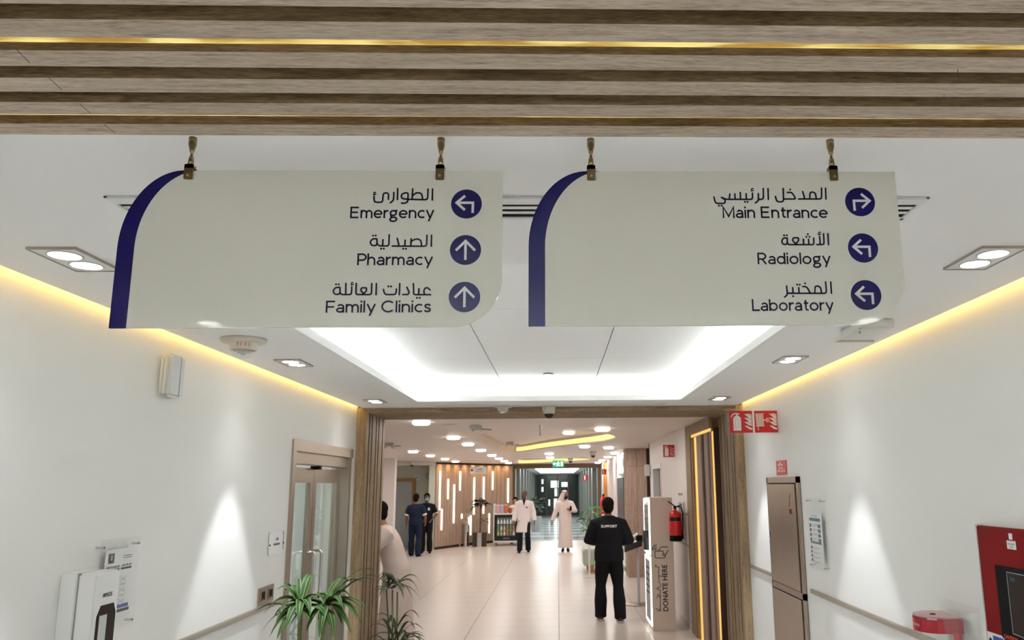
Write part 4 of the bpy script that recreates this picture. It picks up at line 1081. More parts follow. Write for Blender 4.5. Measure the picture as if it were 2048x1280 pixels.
part('canopy', G().lathe((0, 0, 0), [(0, 0), (.03, 0), (.02, -.06), (0, -.06)], 16), M['white'], t, False)
part('tube', G().tube([(0, 0, -.06), (0, 0, -.235)], .018, 14), M['white'], t, False)
part('collar', G().tube([(0, 0, -.058), (0, 0, -.072)], .022, 14), M['grey'], t, False)
# ceiling grilles
for px, py, lb in ((898, 848, 'thin ceiling slot left of the emergency light'), (1128, 893, 'thin slot below the oval cove'), (1280, 893, 'thin ceiling slot by the wood-clad pier'), (1166, 914, 'thin slot near the dome camera')):
    p = at(2, ZL, px, py); t = thing('slot_vent', lb, 'air vent', (p.x, p.y, ceilz(p.x, p.y)))
    part('throat', G().box(-.07, .07, -.05, .05, -.004, 0), M['grey'], t, False)
    part('frame', G().box(-.09, .09, -.07, -.05, -.006, 0).box(-.09, .09, .05, .07, -.006, 0).box(-.09, -.07, -.05, .05, -.006, 0).box(.07, .09, -.05, .05, -.006, 0), M['cream'], t, False)
# exit sign
a = at(1, 21, 1105, 921); b = at(1, 21, 1128, 934)
t = thing('exit_sign', 'green running-man exit sign hanging over the lobby', 'sign', ((a.x+b.x)/2, 21, ZL))
part('panel', G().box(a.x, b.x, 20.98, 21.02, b.z, a.z), M['green'], t)
zc = (a.z+b.z)/2; O = ((a.x+b.x)/2, 20.978, zc); g = G()
g.disc((.0, .045), .018, O, Us, Vs, .002, 10); g.ribbon([(0, .03), (-.01, -.01), (.03, -.05)], .022, O, Us, Vs, .002); g.ribbon([(-.01, -.01), (-.04, -.06)], .02, O, Us, Vs, .002); g.ribbon([(-.04, .0), (0, .02), (.035, .01)], .015, O, Us, Vs, .002)
g.ribbon([(-.12, 0), (-.06, 0)], .02, O, Us, Vs, .002); g.prism([(.07, -.06), (.12, -.06), (.12, .06), (.07, .06)], O, Us, Vs, .002); g.ribbon([(-.10, .03), (-.13, 0), (-.10, -.03)], .016, O, Us, Vs, .002)
part('pictogram', g, mat('lit_white', (.9, 1, .95, 1), .4, emit=.8), t)
part('rod', G().tube([(a.x+.04, 21, a.z), (a.x+.04, 21, ZL)], .006, 6).tube([(b.x-.04, 21, a.z), (b.x-.04, 21, ZL)], .006, 6), M['steel'], t)
# lobby fire sign
Yf = 11.6
a = at(1, Yf, 1326, 890); b = at(1, Yf, 1349, 914)
t = thing('fire_sign', 'small projecting red extinguisher sign on the lobby right wall', 'sign', (XL, Yf, b.z))
part('red_panel', G().box(a.x, b.x, Yf-.003, Yf+.003, b.z, a.z), M['red'], t)
k = b.x-a.x; s_ = a.z-b.z; O = (a.x, Yf-.0035, b.z)
g = G().prism([(.14*k, .08*s_), (.48*k, .08*s_), (.48*k, .68*s_), (.34*k, .82*s_), (.28*k, .82*s_), (.14*k, .68*s_)], O, Us, Vs, .001)
g.ribbon([(.06*k, .74*s_), (.2*k, .88*s_), (.4*k, .86*s_)], .05*k, O, Us, Vs, .001)
for fy in (.7, .5, .3, .15): g.ribbon([(.62*k, (fy+.1)*s_), (.76*k, fy*s_), (.94*k, (fy-.03)*s_)], .05*k, O, Us, Vs, .001)
part('pictogram', g, M['print'], t)
part('clear_backing', G().box(a.x-.01, XL-.0, Yf+.003, Yf+.006, b.z-.01, a.z+.01), M['acrylic'], t)
part('wall_clip', G().tube([(b.x, Yf, a.z-.03), (XL, Yf, a.z-.03)], .01, 8).tube([(b.x, Yf, b.z+.03), (XL, Yf, b.z+.03)], .01, 8), M['steel'], t)
# feature wall sign
p, nr, tn = on_wood(956, 941)
t = thing('room_sign', 'white curved-corner pharmacy sign projecting from the slatted wood wall', 'sign', (p.x, p.y, 2.4))
Yq = p.y-.35; a = at(1, Yq, 938, 934); b = at(1, Yq, 973, 947)
part('panel', G().prism(rrect(b.x-a.x, a.z-b.z, .05), (a.x, Yq, b.z), Us, Vs, .02), M['paper'], t)
part('badge', G().disc((.10, (a.z-b.z)/2), .035, (a.x, Yq-.02, b.z), Us, Vs, .003, 16), M['navy'], t)
g = G(); text(g, 'Pharmacy', (a.x+.24, Yq-.021, b.z+.04), Us, Vs, .24, .045); g.ribbon([(.28, .13), (.34, .13), (.38, .14), (.44, .13)], .02, (a.x, Yq-.021, b.z), Us, Vs, .002); part('lettering', g, M['darkred'], t)
part('bracket', G().box((a.x+b.x)/2-.02, (a.x+b.x)/2+.02, Yq, Yq+.5, a.z-.08, a.z-.05), M['grey'], t)
# alcove signs
a = at(1, 25.5, 827, 950); b = at(1, 25.5, 840, 961)
t = thing('room_sign', 'small white sign on the green alcove wall', 'sign', (a.x, 25.5, b.z))
part('panel', G().prism(rrect(b.x-a.x, a.z-b.z, .04), (a.x, 25.59, b.z), Us, Vs, .03), M['paper'], t)
part('lettering', G().box(a.x+.08, b.x-.04, 25.55, 25.56, b.z+.06, b.z+.08).box(a.x+.08, b.x-.06, 25.55, 25.56, b.z+.11, b.z+.13), M['greyink'], t)
a = at(1, 25.5, 851, 944); b = at(1, 25.5, 858, 960)
t = thing('wall_speaker', 'grey oblong wall unit high on the green alcove wall', 'speaker', (a.x, 25.6, b.z))
part('box', G().box(a.x, b.x, 25.45, 25.6, b.z, a.z, .015), M['frost'], t); part('grille', G().box(a.x+.02, b.x-.02, 25.44, 25.45, b.z+.03, a.z-.03), M['grey'], t)
# desk at the alcove
t = thing('wall_counter', 'pale counter with grey edge behind the two standing men', 'counter', (-3.95, 24.3, 0))
part('top', G().box(-4.35, -3.82, 24.2, 24.6, .93, .97), M['grey'], t); part('front_panel', G().box(-4.3, -3.84, 24.24, 24.56, 0, .93), mat('beige_laminate', srgb(196, 184, 164), .5), t)
part('sink', G().box(-4.2, -3.95, 24.19, 24.3, .80, .92, .02), M['steel'], t)

# small wall fitting and white box on the pier
t = thing('access_panel', 'white oblong wall unit beside the wood-clad pier', 'wall unit', (1.75, 15.2, 1.8))
a = at(1, 14.75, 1289, 929); b = at(1, 14.75, 1300, 952)
part('box', G().box(a.x, b.x, 14.72, 14.80, b.z, a.z, .01), M['white'], t); part('stem', G().box(b.x-.01, b.x+.09, 14.74, 14.78, b.z+.03, b.z+.07), M['grey'], t)
# small camera/hand sanitiser above extinguisher
t = thing('wall_dispenser', 'small white dispenser with clear bottle above the extinguisher', 'dispenser', (XL, 11.0, 1.2))
yA = at(0, XL, 1365, 990).y
part('bracket', G().tube([(XL, yA, 1.76), (XL-.06, yA, 1.76)], .02, 10), M['chrome'], t)
part('plate', G().box(XL-.02, XL-.005, yA-.12, yA+.12, 1.15, 1.66, .004), M['white'], t)
part('bottle', G().box(XL-.06, XL-.02, yA-.04, yA+.06, 1.5, 1.65, .01), M['frost'], t)
part('red_pouch', G().box(XL-.03, XL-.02, yA-.08, yA+.1, 1.16, 1.46), mat('faded_red', srgb(190, 90, 96), .5), t)
# fire extinguisher
ye = 11.9
qe = at(1, 10.55, 1350, 1082)
t = thing('fire_extinguisher', 'red fire extinguisher with black base band mounted on the lobby right wall', 'fire extinguisher', (XL-.18, 10.56, qe.z))
t.scale = (.95, .95, .86)
part('cylinder', G().lathe((0, 0, 0), [(0, 0), (.082, 0), (.088, .01), (.088, .38), (.078, .425), (.04, .455), (.022, .46), (.022, .485), (0, .485)][::1], 28), M['fred'], t, False, True)
part('base_band', G().lathe((0, 0, 0), [(0, -.003), (.084, -.003), (.0895, .008), (.0895, .085), (.087, .086), (0, .086)], 28), M['matblack'], t, False)
part('label_band', G().loft([[Vector((.0888*math.cos(a_), .0888*math.sin(a_), z)) for a_ in [math.radians(200+10*k) for k in range(12)]] for z in (.30, .36)], False), M['black'], t, False)
part('valve', G().box(-.02, .02, -.02, .02, .485, .53, .004), M['matblack'], t, False)
part('lever', G().tube([(0, 0, .52), (-.05, -.02, .56), (-.10, -.04, .60)], .009, 8).tube([(0, 0, .515), (.06, -.02, .53), (.09, -.03, .55)], .008, 8), M['matblack'], t, False)
part('hose', G().tube([(.02, -.02, .52), (.08, -.04, .51), (.10, -.05, .42), (.095, -.04, .2), (.09, -.03, .1)], .010, 8), M['matblack'], t, False)
part('nozzle', G().tube([(.09, -.03, .12), (.09, -.03, .03)], [.012, .018], 10), M['matblack'], t, False)
part('wall_hook', G().box(.06, .188, -.02, .02, .38, .42), M['steel'], t, False)

# donation kiosk
KX0, KX1, KY0, KY1, KZ = 1.235, 1.552, 10.69, 11.36, 1.722
t = thing('donation_kiosk', 'tall white DONATE HERE kiosk with glowing edge beside the right wall', 'kiosk', ((KX0+KX1)/2, (KY0+KY1)/2, 0))
part('body', G().box(KX0+.012, KX1, KY0, KY1, 0, KZ, .006), mat('kiosk_white', srgb(226, 210, 200), .3), t)
g = G(); 
for (za_, zb_) in ((.06, .93), (.97, KZ-.02)):
    for ya_, yb_ in ((KY0+.01, KY0+.055), (KY1-.055, KY1-.01)): g.box(KX0-.004, KX0+.012, ya_, yb_, za_, zb_)
    g.box(KX0-.004, KX0+.012, KY0+.055, KY1-.055, zb_-.04, zb_)
    g.box(KX0-.004, KX0+.012, KY0+.055, KY1-.055, za_, za_+.03)
part('light_frame', g, M['led_w'], t, label='glowing white edge light')
part('screen', G().box(KX0-.002, KX0+.012, KY0+.08, KY1-.08, 1.18, KZ-.1), mat('kiosk_screen', srgb(90, 80, 70), .1), t)
part('card_reader', G().box(KX0-.06, KX0+.012, KY0+.16, KY1-.28, 1.02, 1.28, .01), M['black'], t)
part('front_poster', G().box(KX0-.002, KX0+.012, KY0+.08, KY1-.08, .10, .9), mat('poster_grey', srgb(160, 172, 176), .4), t)
g = G()
for k_ in range(5): g.box(KX0-.003, KX0-.002, KY0+.14, KY1-.14, .45+k_*.08, .47+k_*.08)
part('poster_lines', g, M['ink'], t)
def kp(a, b): q = at(1, KY0, a, b); return Vector((q.x, KY0-.001, q.z))
a = kp(1336.5, 1222); b = kp(1334, 1129.5); 
g = text(G(), 'DONATE HERE', (a.x, KY0-.0012, a.z), Vector((0, 0, 1)), Vector((-1, 0, 0)), b.z-a.z, .064, .0025)
part('lettering', g, M['paper_ink'], t)
g = G()
def kc(x, y): q = at(1, KY0, 1260+x*140/597, 980+y*300/1280); return (q.x, q.z)
OK_, = ((0, KY0-.0002, 0),)
wk = .011
for ln in ([(213, 645), (217, 655), (245, 657)], [(245, 660), (247, 780), (262, 818)], [(245, 733), (262, 735)], [(262, 825), (240, 830), (240, 850), (262, 855)], [(238, 845), (225, 840)],
           [(230, 925), (240, 890), (252, 905), (258, 925)], [(258, 860), (258, 1030)], [(228, 1018), (258, 1020)], [(230, 1032), (262, 1032)], [(258, 928), (260, 1028)]):
    g.ribbon([kc(*p_) for p_ in ln], wk*.8, OK_, Us, Vs, .001)
for p_ in ((222, 640), (266, 735), (222, 1010)): g.disc(kc(*p_), .008, OK_, Us, Vs, .001, 8)
part('arabic_lettering', g, M['paper_ink'], t)
g = G()
for ln in ([(248, 520), (218, 522), (212, 530), (214, 572), (222, 580), (292, 580), (302, 570), (300, 545)], [(240, 522), (262, 490), (275, 484), (324, 487)], [(252, 522), (278, 520), (288, 540), (276, 548), (280, 558), (292, 560), (312, 540), (325, 515)],
           [(191, 512), (193, 490), (207, 474), (226, 470)], [(203, 512), (206, 498), (214, 489), (226, 486)], [(215, 512), (218, 505), (226, 501)]):
    g.ribbon([kc(*p_) for p_ in ln], wk, OK_, Us, Vs, .001)
g.disc(kc(224, 508), .006, OK_, Us, Vs, .001, 8)
part('card_pictogram', g, M['paper_ink'], t)
part('back_cables', G().box(KX1, KX1+.03, KY0+.3, KY0+.36, .3, .45).box(KX1, KX1+.03, KY0+.3, KY0+.36, .05, .12), M['matblack'], t)

# tablet stand
t = thing('tablet_stand', 'black tablet device on a thin silver pole with round base', 'stand', (1.30, 13.0, 0))
part('base', G().lathe((0, 0, 0), [(0, 0), (.22, 0), (.22, .012), (.05, .02), (0, .02)], 32), M['steel'], t, False)
part('pole', G().tube([(0, 0, .018), (0, 0, .98)], .022, 14), mat('silver_pole', srgb(200, 200, 200), .35, metal=.3), t, False)
part('housing', G().add([(x, y, z+.35*(-x)*-1) for x in (-.22, .06) for y in (-.12, .12) for z in (.90, 1.0)], [(0, 1, 3, 2), (4, 6, 7, 5), (0, 2, 6, 4), (1, 5, 7, 3), (0, 4, 5, 1), (2, 3, 7, 6)]), M['black'], t, False)
part('printer', G().box(-.02, .09, -.10, .1, .99, 1.08, .01), M['matblack'], t, False)
part('tablet', G().add([(x, y, z+.7*(x)) for x in (-.14, .0) for y in (-.1, .1) for z in (1.10, 1.12)], [(0, 1, 3, 2), (4, 6, 7, 5), (0, 2, 6, 4), (1, 5, 7, 3), (0, 4, 5, 1), (2, 3, 7, 6)]), M['white'], t, False)
# bench
t = thing('bench', 'pale green upholstered bench on short wooden legs behind the support worker', 'bench', (1.0, 18.0, 0))
part('cushion', G().box(.56, 1.42, 17.7, 18.6, .14, .50, .03), mat('sage_vinyl', srgb(196, 206, 192), .5), t)
part('leg', G().box(.66, .80, 17.72, 17.78, 0, .14).box(.66, .80, 18.5, 18.56, 0, .14), mat('light_oak', srgb(190, 140, 90), .5), t)
part('leg', G().box(1.25, 1.38, 17.72, 17.78, 0, .14).box(1.25, 1.38, 18.5, 18.56, 0, .14), bpy.data.materials['light_oak'], t)

# snack cart
t = thing('snack_cart', 'white wheeled snack cart with black glass-door fridge by the wood wall', 'cart', (-1.68, 26.2, 0))
CW, CD = .42, .3
part('frame', G().box(-CW, -CW+.04, -CD, CD, .10, 1.32, .01).box(CW-.04, CW, -CD, CD, .10, 1.0, .01).box(-CW, CW, -CD, CD, .10, .16).box(-CW, CW, -CD-.01, CD, .98, 1.02), M['white'], t, False)
part('fridge', G().box(-CW+.04, CW-.04, -CD+.02, CD, .16, .97), M['matblack'], t, False)
fd = part('fridge_door', G().box(-CW+.05, CW-.05, -CD-.015, -CD+.02, .17, .30).box(-CW+.05, CW-.05, -CD-.015, -CD+.02, .90, .96).box(-CW+.05, -CW+.12, -CD-.015, -CD+.02, .30, .90).box(CW-.12, CW-.05, -CD-.015, -CD+.02, .30, .90), M['black'], t, False)
part('door_glass', G().box(-CW+.12, CW-.12, -CD+.0, -CD+.004, .30, .90), mat('fridge_glass', srgb(90, 110, 112), .08), fd, False)
g = G()
for z in (.48, .68): g.box(-CW+.12, CW-.12, -CD-.004, -CD, z, z+.012)
part('shelf', g, M['steel'], t, False)
g = G(); text(g, 'SNACKS', (-.09, -CD-.016, .22), Us, Vs, .2, .03); part('lettering', g, M['print'], t, False)
for x in (-.34, .34):
    for y in (-.22, .22): part('wheel', G().lathe((x-.02, y, .05), [(0, 0), (.05, 0), (.05, .04), (0, .04)], 16, 'x'), M['grey'], t, False)
cols = [srgb(230, 235, 235), srgb(220, 224, 226), srgb(210, 120, 60), srgb(120, 150, 90), srgb(200, 200, 120), srgb(150, 110, 80)]
bmats = [mat('bottle_%s' % n_, c, .3) for n_, c in zip(('white', 'pale', 'orange', 'green', 'yellow', 'brown'), cols)]
random.seed(5)
for r, z in enumerate((.33, .495, .695)):
    for k in range(6):
        b_ = thing('drink_bottle', '%s bottle from the left on the %s shelf of the snack cart fridge' % (ordn[k], ('bottom', 'middle', 'top')[r]), 'bottle', (-1.68-.25+k*.10, 26.2-CD-.035, z), 'drink bottles in the snack cart fridge')
        mt = bmats[0] if r == 2 else bmats[random.choice([1, 3, 4, 2])]
        part('bottle_body', G().lathe((0, 0, 0), [(0, 0), (.03, 0), (.032, .01), (.032, .08), (.014, .115), (.014, .13), (0, .13)], 10), mt, b_, False)
        part('cap', G().lathe((0, 0, .13), [(0, 0), (.016, 0), (.016, .015), (0, .015)], 8), M['white'], b_, False)
for k, (c, lb) in enumerate([(srgb(232, 170, 176), 'pink snack bag on the left of the cart top'), (srgb(176, 182, 206), 'lilac snack bag on the cart top'), (srgb(214, 110, 60), 'orange snack bag on the cart top'), (srgb(170, 80, 60), 'brown snack pack on the cart top'), (srgb(212, 190, 150), 'beige snack pack on the cart top')]):
    b_ = thing('snack_bag', lb, 'snack', (-1.68-.28+k*.13, 26.05, 1.02))
    part('bag', G().box(-.06, .06, -.04, .04, 0, .26 if k < 3 else .18, .02), mat('snack_film', c, .3), b_, False)
    part('seal', G().box(-.055, .055, -.006, .006, .25 if k < 3 else .17, .28 if k < 3 else .20), M['print'], b_, False)

# clear stand near wood wall
p = at(2, 0, 933, 1092)
t = thing('acrylic_stand', 'clear acrylic box on a steel post before the wood wall', 'stand', (p.x, p.y-.2, 0))
part('post', G().tube([(0, 0, 0), (0, 0, .72)], .09, 16), M['chrome'], t, False)
part('clear_case', G().box(-.13, .13, -.13, .13, .72, 1.05), M['acrylic'], t, False)
part('red_mark', G().ribbon([(.0, .05), (-.04, .02), (-.03, -.04), (.02, -.05)], .02, (.02, -.132, .88), Us, Vs, .003), M['red'], t, False)
for sx in (-.26,):
    part('side_panel', G().box(-.2, -.17, -.1, .1, 0, .78), M['taupe'], t, False)
# ---------------------------------------------------------------- plants
def leaf(name, base, az, L, wd, rise, droop, mt, parent, twist=0.0, n=9):
    """long strap leaf: a curved, folded strip with real width"""
    g = G(); vs = []; ac = []
    d = Vector((math.cos(az), math.sin(az), 0)); sd = Vector((-math.sin(az), math.cos(az), 0))
    sd = (sd*math.cos(twist)+Vector((0, 0, 1))*math.sin(twist))
    for i in range(n+1):
        u = i/n; r = L*(u - .16*droop*u*u); z = rise*math.sin(min(1, u*1.15)*PI*.55)*1.0 - droop*L*.62*u**2.4
        w_ = wd*(.35+.65*math.sin(min(1, u*2.6)*PI/2))*(1-u**3.2)+.0015
        c = Vector(base)+d*r+Vector((0, 0, z))
        for k, off in enumerate((-1, -.55, 0, .55, 1)):
            vs.append(c+sd*w_*.5*off+Vector((0, 0, abs(off)*w_*.16))); ac.append(abs(off))
    fs = [(i*5+k, i*5+k+1, (i+1)*5+k+1, (i+1)*5+k) for i in range(n) for k in range(4)]
    me = bpy.data.meshes.new(name); me.from_pydata([tuple(v) for v in vs], [], fs)
    at_ = me.attributes.new('across', 'FLOAT', 'POINT')
    for i, a_ in enumerate(ac): at_.data[i].value = a_
    for p_ in me.polygons: p_.use_smooth = True
    return part(name, me, mt, parent)
def pot(t, r=.19, h=.42):
    part('pot', G().lathe((0, 0, 0), [(0, 0), (r*.78, 0), (r, h), (r*.93, h), (r*.9, h-.03), (0, h-.03)], 28), M['pot'], t, False, True)
    part('soil', G().lathe((0, 0, h-.035), [(0, 0), (r*.88, 0), (r*.88, .012), (0, .012)], 20), M['soil'], t, False)
random.seed(21)
# dracaena by the glass door
px_, py_ = -1.62, 5.25
t = thing('potted_dracaena', 'potted dracaena with green leaves striped pale, before the glass door', 'plant', (px_, py_, 0))
pot(t)
h1 = Vector((-1.64, 5.22, 1.17)); h2 = Vector((-1.50, 5.28, 1.16))
for hb, b0, kk in ((h1, (-1.66, 5.24, .40), 'a'), (h2, (-1.57, 5.27, .40), 'b')):
    mid_ = (Vector(b0)+hb)/2+Vector((.012, 0, 0))
    part('cane', G().tube([b0, mid_, hb-Vector((0, 0, .10)), hb-Vector((0, 0, -.02))], [.015, .014, .013, .012], 10), M['cane'], t, smooth=True)
specs1 = [(178, .42, .10, .35), (200, .36, .03, .85), (222, .30, -.02, 1.0), (160, .30, .06, .8), (255, .34, .02, .9), (285, .30, .03, .95), (110, .26, .24, .25), (85, .26, .26, .2), (40, .26, .16, .4), (310, .26, .05, .8), (190, .22, .22, .3), (350, .24, .10, .6), (235, .28, .08, .9), (140, .28, .16, .5)]
specs2 = [(15, .46, .28, .15), (355, .44, .10, .55), (340, .42, .04, .85), (325, .40, .02, .9), (2, .42, .06, .75), (300, .34, 0, 1.0), (275, .32, .0, 1.0), (250, .30, .0, .95), (30, .34, .24, .25), (60, .30, .2, .3), (90, .28, .18, .4), (200, .26, .10, .7), (320, .30, .12, .6), (25, .42, .34, .05)]
specs1 += [(120+i*37, random.uniform(.24, .36), random.uniform(-.02, .16), random.uniform(.5, 1.0)) for i in range(8)]
specs2 += [(-80+i*41, random.uniform(.24, .36), random.uniform(-.02, .16), random.uniform(.5, 1.0)) for i in range(8)]
for hb, sp in ((h1, specs1), (h2, specs2)):
    for az, L, rise, dr_2 in sp:
        leaf('leaf', hb+Vector((0, 0, random.uniform(-.05, .03))), math.radians(az+random.uniform(-5, 5)), L*.74, .058, rise*.7, dr_2, M['leaf'], t, random.uniform(-.3, .3))
# second dracaena inside the portal
t = thing('potted_dracaena', 'taller dark-leaved dracaena with two tiers of foliage at the left portal jamb', 'plant', (-1.66, 8.15, 0))
pot(t, .16, .2)
top = Vector((-1.66, 8.15, .93)); low = Vector((-1.60, 8.12, .43))
for k, (a_, b_) in enumerate((((-1.66, 8.17, .18), top+Vector((-.06, 0, -.03))), ((-1.65, 8.13, .18), top+Vector((.0, 0, -.04))), ((-1.64, 8.15, .18), top+Vector((.05, 0, -.06))))):
    mid_ = (Vector(a_)+b_)/2 + Vector(((k-1)*.01+.012, 0, 0))
    part('cane', G().tube([a_, mid_, b_], [.012, .009, .008], 8), M['cane'], t, smooth=True)
for i in range(22):
    az = i*2.399; leaf('leaf', top+Vector((random.uniform(-.06, .06), 0, random.uniform(-.04, .04))), az, random.uniform(.2, .34), .034, random.uniform(.0, .16), random.uniform(.4, 1.05), M['leaf_d'], t, random.uniform(-.4, .4), 7)
for i in range(30):
    az = i*2.399+.5; leaf('leaf', low+Vector((random.uniform(-.05, .05), 0, random.uniform(-.12, .06))), az, random.uniform(.24, .40), .034, random.uniform(.02, .3), random.uniform(.2, .9), M['leaf_d'], t, random.uniform(-.4, .4), 7)
# big-leaf plant by the wood wall
p = at(2, 0, 963, 1090)
t = thing('potted_plant', 'tall dark broad-leaved plant in a brown and steel planter by the wood wall', 'plant', (p.x, p.y-.55, 0))
part('planter', G().box(-.22, -.07, -.2, .2, 0, .44).box(.07, .2, -.2, .2, 0, .44), mat('dark_brown_planter', srgb(58, 42, 32), .4), t, False)
part('planter_front', G().box(-.07, .07, -.21, .2, 0, .44), M['chrome'], t, False)
part('stem', G().tube([(0, 0, .4), (.02, 0, .9), (0, 0, 1.35)], .018, 8), mat('brown_stem', srgb(90, 56, 34), .7), t, False)
part('soil', G().box(-.2, .19, -.19, .19, .40, .43), M['soil'], t, False)
def broad(parent, c, n_, R_, L_, W_, mt, seed, up=0.0):
    random.seed(seed)
    for i in range(n_):
        az = i*2.399; el = random.uniform(-.9, .5)+up; b_ = Vector(c)+Vector((math.cos(az)*R_*random.random(), math.sin(az)*R_*random.random(), random.uniform(-R_, R_)))
        leaf('leaf', b_, az, L_*random.uniform(.7, 1.1), W_, .05+.1*max(0, el), .6-el*.5, mt, parent, random.uniform(-.6, .6), 6)
broad(t, (p.x, p.y-.55, 1.35), 26, .14, .32, .12, M['leaf_p'], 4)
broad(t, (p.x+.12, p.y-.55, .78), 5, .05, .25, .05, M['leaf_p'], 5)
# shrub at the far corridor corner
p = at(2, 0, 1074, 1041)
t = thing('potted_plant', 'dark green shrub in a grey pot at the mouth of the far corridor', 'plant', (-.95, 34, 0))
part('pot', G().lathe((0, 0, 0), [(0, 0), (.2, 0), (.26, .6), (0, .6)], 18), M['grey'], t, False)
broad(t, (-.95, 34, 1.05), 34, .28, .34, .16, mat('deep_green_leaf', srgb(22, 52, 30), .4), 8)
part('stem', G().tube([(0, 0, .55), (0, 0, 1.1)], .02, 6), M['cane'], t, False)
# pothos behind the support worker
t = thing('potted_plant', 'light green leafy plant in a white pot left of the support worker', 'plant', (.66, 16.9, 0))
part('pot', G().lathe((0, 0, 0), [(0, .80), (.08, .80), (.12, .92), (0, .92)], 16).tube([(0, 0, 0), (0, 0, .8)], .02, 8).lathe((0, 0, 0), [(0, 0), (.14, 0), (.14, .02), (0, .02)], 16), M['white'], t, False)
part('stem', G().tube([(0, 0, .9), (.03, 0, 1.25)], .012, 6), M['cane'], t, False)
broad(t, (.72, 16.9, 1.28), 14, .14, .28, .09, M['leaf_g'], 12, .2)
broad(t, (.62, 16.9, 1.0), 10, .08, .24, .08, M['leaf_g'], 13, .0)

# far red call boxes
for (a_, b_, Y_, lb) in ((1204, 938, 23.5, 'red fire sign on the brown column at the end of the lobby'), (1167, 950, 33, 'red fire sign in the far corridor')):
    q = at(1, Y_, a_, b_); q2 = at(1, Y_, a_+9, b_+11)
    t = thing('fire_sign', lb, 'sign', (q.x, Y_, q2.z))
    part('red_panel', G().box(q.x, q2.x, Y_-.01, Y_, q2.z, q.z), M['red'], t)
    part('pictogram', G().box(q.x+.03, q.x+(q2.x-q.x)*.45, Y_-.014, Y_-.01, q2.z+.03, q.z-.03), M['print'], t)
    part('arm', G().box(q2.x, 1.56 if Y_ < 30 else 1.48, Y_-.01, Y_, q.z-.05, q.z-.03), M['steel'], t)
tl = struct('trim_10', G().box(1.47, 1.55, 24.6, 25.2, 0, 2.62), mat('amber_lit_strip', srgb(196, 120, 44), .4))  # vertical lit strip, its orange light put into the base colour
q = at(1, 22, 1203, 1010)
t = thing('fire_extinguisher', 'distant red fire extinguisher beyond the support worker head', 'fire extinguisher', (1.31, 22.6, 1.08))
part('cylinder', G().lathe((0, 0, 0), [(0, 0), (.09, 0), (.09, .42), (.03, .5), (0, .5)], 16), M['fred'], t, False, True)
part('valve', G().box(-.03, .03, -.02, .02, .48, .56), M['matblack'], t, False)
part('wall_bracket', G().box(.08, .24, -.02, .02, .30, .34), M['steel'], t, False)

# ================================================================== PEOPLE
SK = {'dark': mat('dark_skin', srgb(96, 62, 44), .5), 'brown': mat('brown_skin', srgb(140, 96, 70), .5), 'tan': mat('tan_skin', srgb(166, 120, 90), .5)}
HAIR = mat('black_hair', (.008, .007, .006, 1), .9, spec=.1)
EYEW = mat('eye_white', (.7, .68, .65, 1), .3)
def fab(name, c, r=.85): return mat(name, c, r, bump=.25, bscale=90, spec=.2)
F = {'coat': fab('white_cotton', srgb(232, 222, 220)), 'thobe': fab('off_white_cloth', srgb(230, 216, 212)), 'navy': fab('slate_blue_cloth', srgb(30, 40, 60)), 'black': fab('black_cloth', (.008, .008, .010, 1)), 'trouser': fab('charcoal_trousers', srgb(22, 26, 34)), 'cream': fab('cream_robe', srgb(222, 206, 198)), 'inner': fab('dark_shirt', srgb(40, 26, 24))}
def V3(*a): return Vector(a)
def arm_chain(side, sh, el, wr): return [V3(side*.05, sh.y, sh.z+.035), V3(side*.115, sh.y, sh.z+.020), sh, (sh+el)/2, el, (el+wr)/2, wr]
def hand(g, wr, d, palm_n, side, curl=.5, s=1.0):
    """palm, four unequal curled fingers and a thumb leaving the side of the palm; d = hand direction"""
    d = d.normalized(); n = (palm_n - d*palm_n.dot(d)).normalized(); u = d.cross(n)
    c = wr+d*.045*s
    g.tube([wr-d*.01, wr+d*.02*s, wr+d*.055*s, wr+d*.088*s], [(.019*s, .024*s), (.014*s, .034*s), (.014*s, .040*s), (.012*s, .040*s)], 10, ref=u)
    for k, (off, L) in enumerate(((-.030, .066), (-.010, .076), (.010, .071), (.029, .055))):
        b = wr+d*.08*s+u*off*s; a1 = curl*.6; a2 = curl*1.4
        p1 = b+(d*math.cos(a1)+n*math.sin(a1))*L*.48*s; p2 = p1+(d*math.cos(a2)+n*math.sin(a2))*L*.52*s
        g.tube([b, p1, p2], [.0095*s, .0088*s, .0075*s], 8)
    tb = wr+d*.028*s-u*.030*s*side
    g.tube([tb, tb-u*.022*s*side+d*.026*s+n*.010*s, tb-u*.026*s*side+d*.055*s+n*.022*s], [.012*s, .011*s, .009*s], 8)
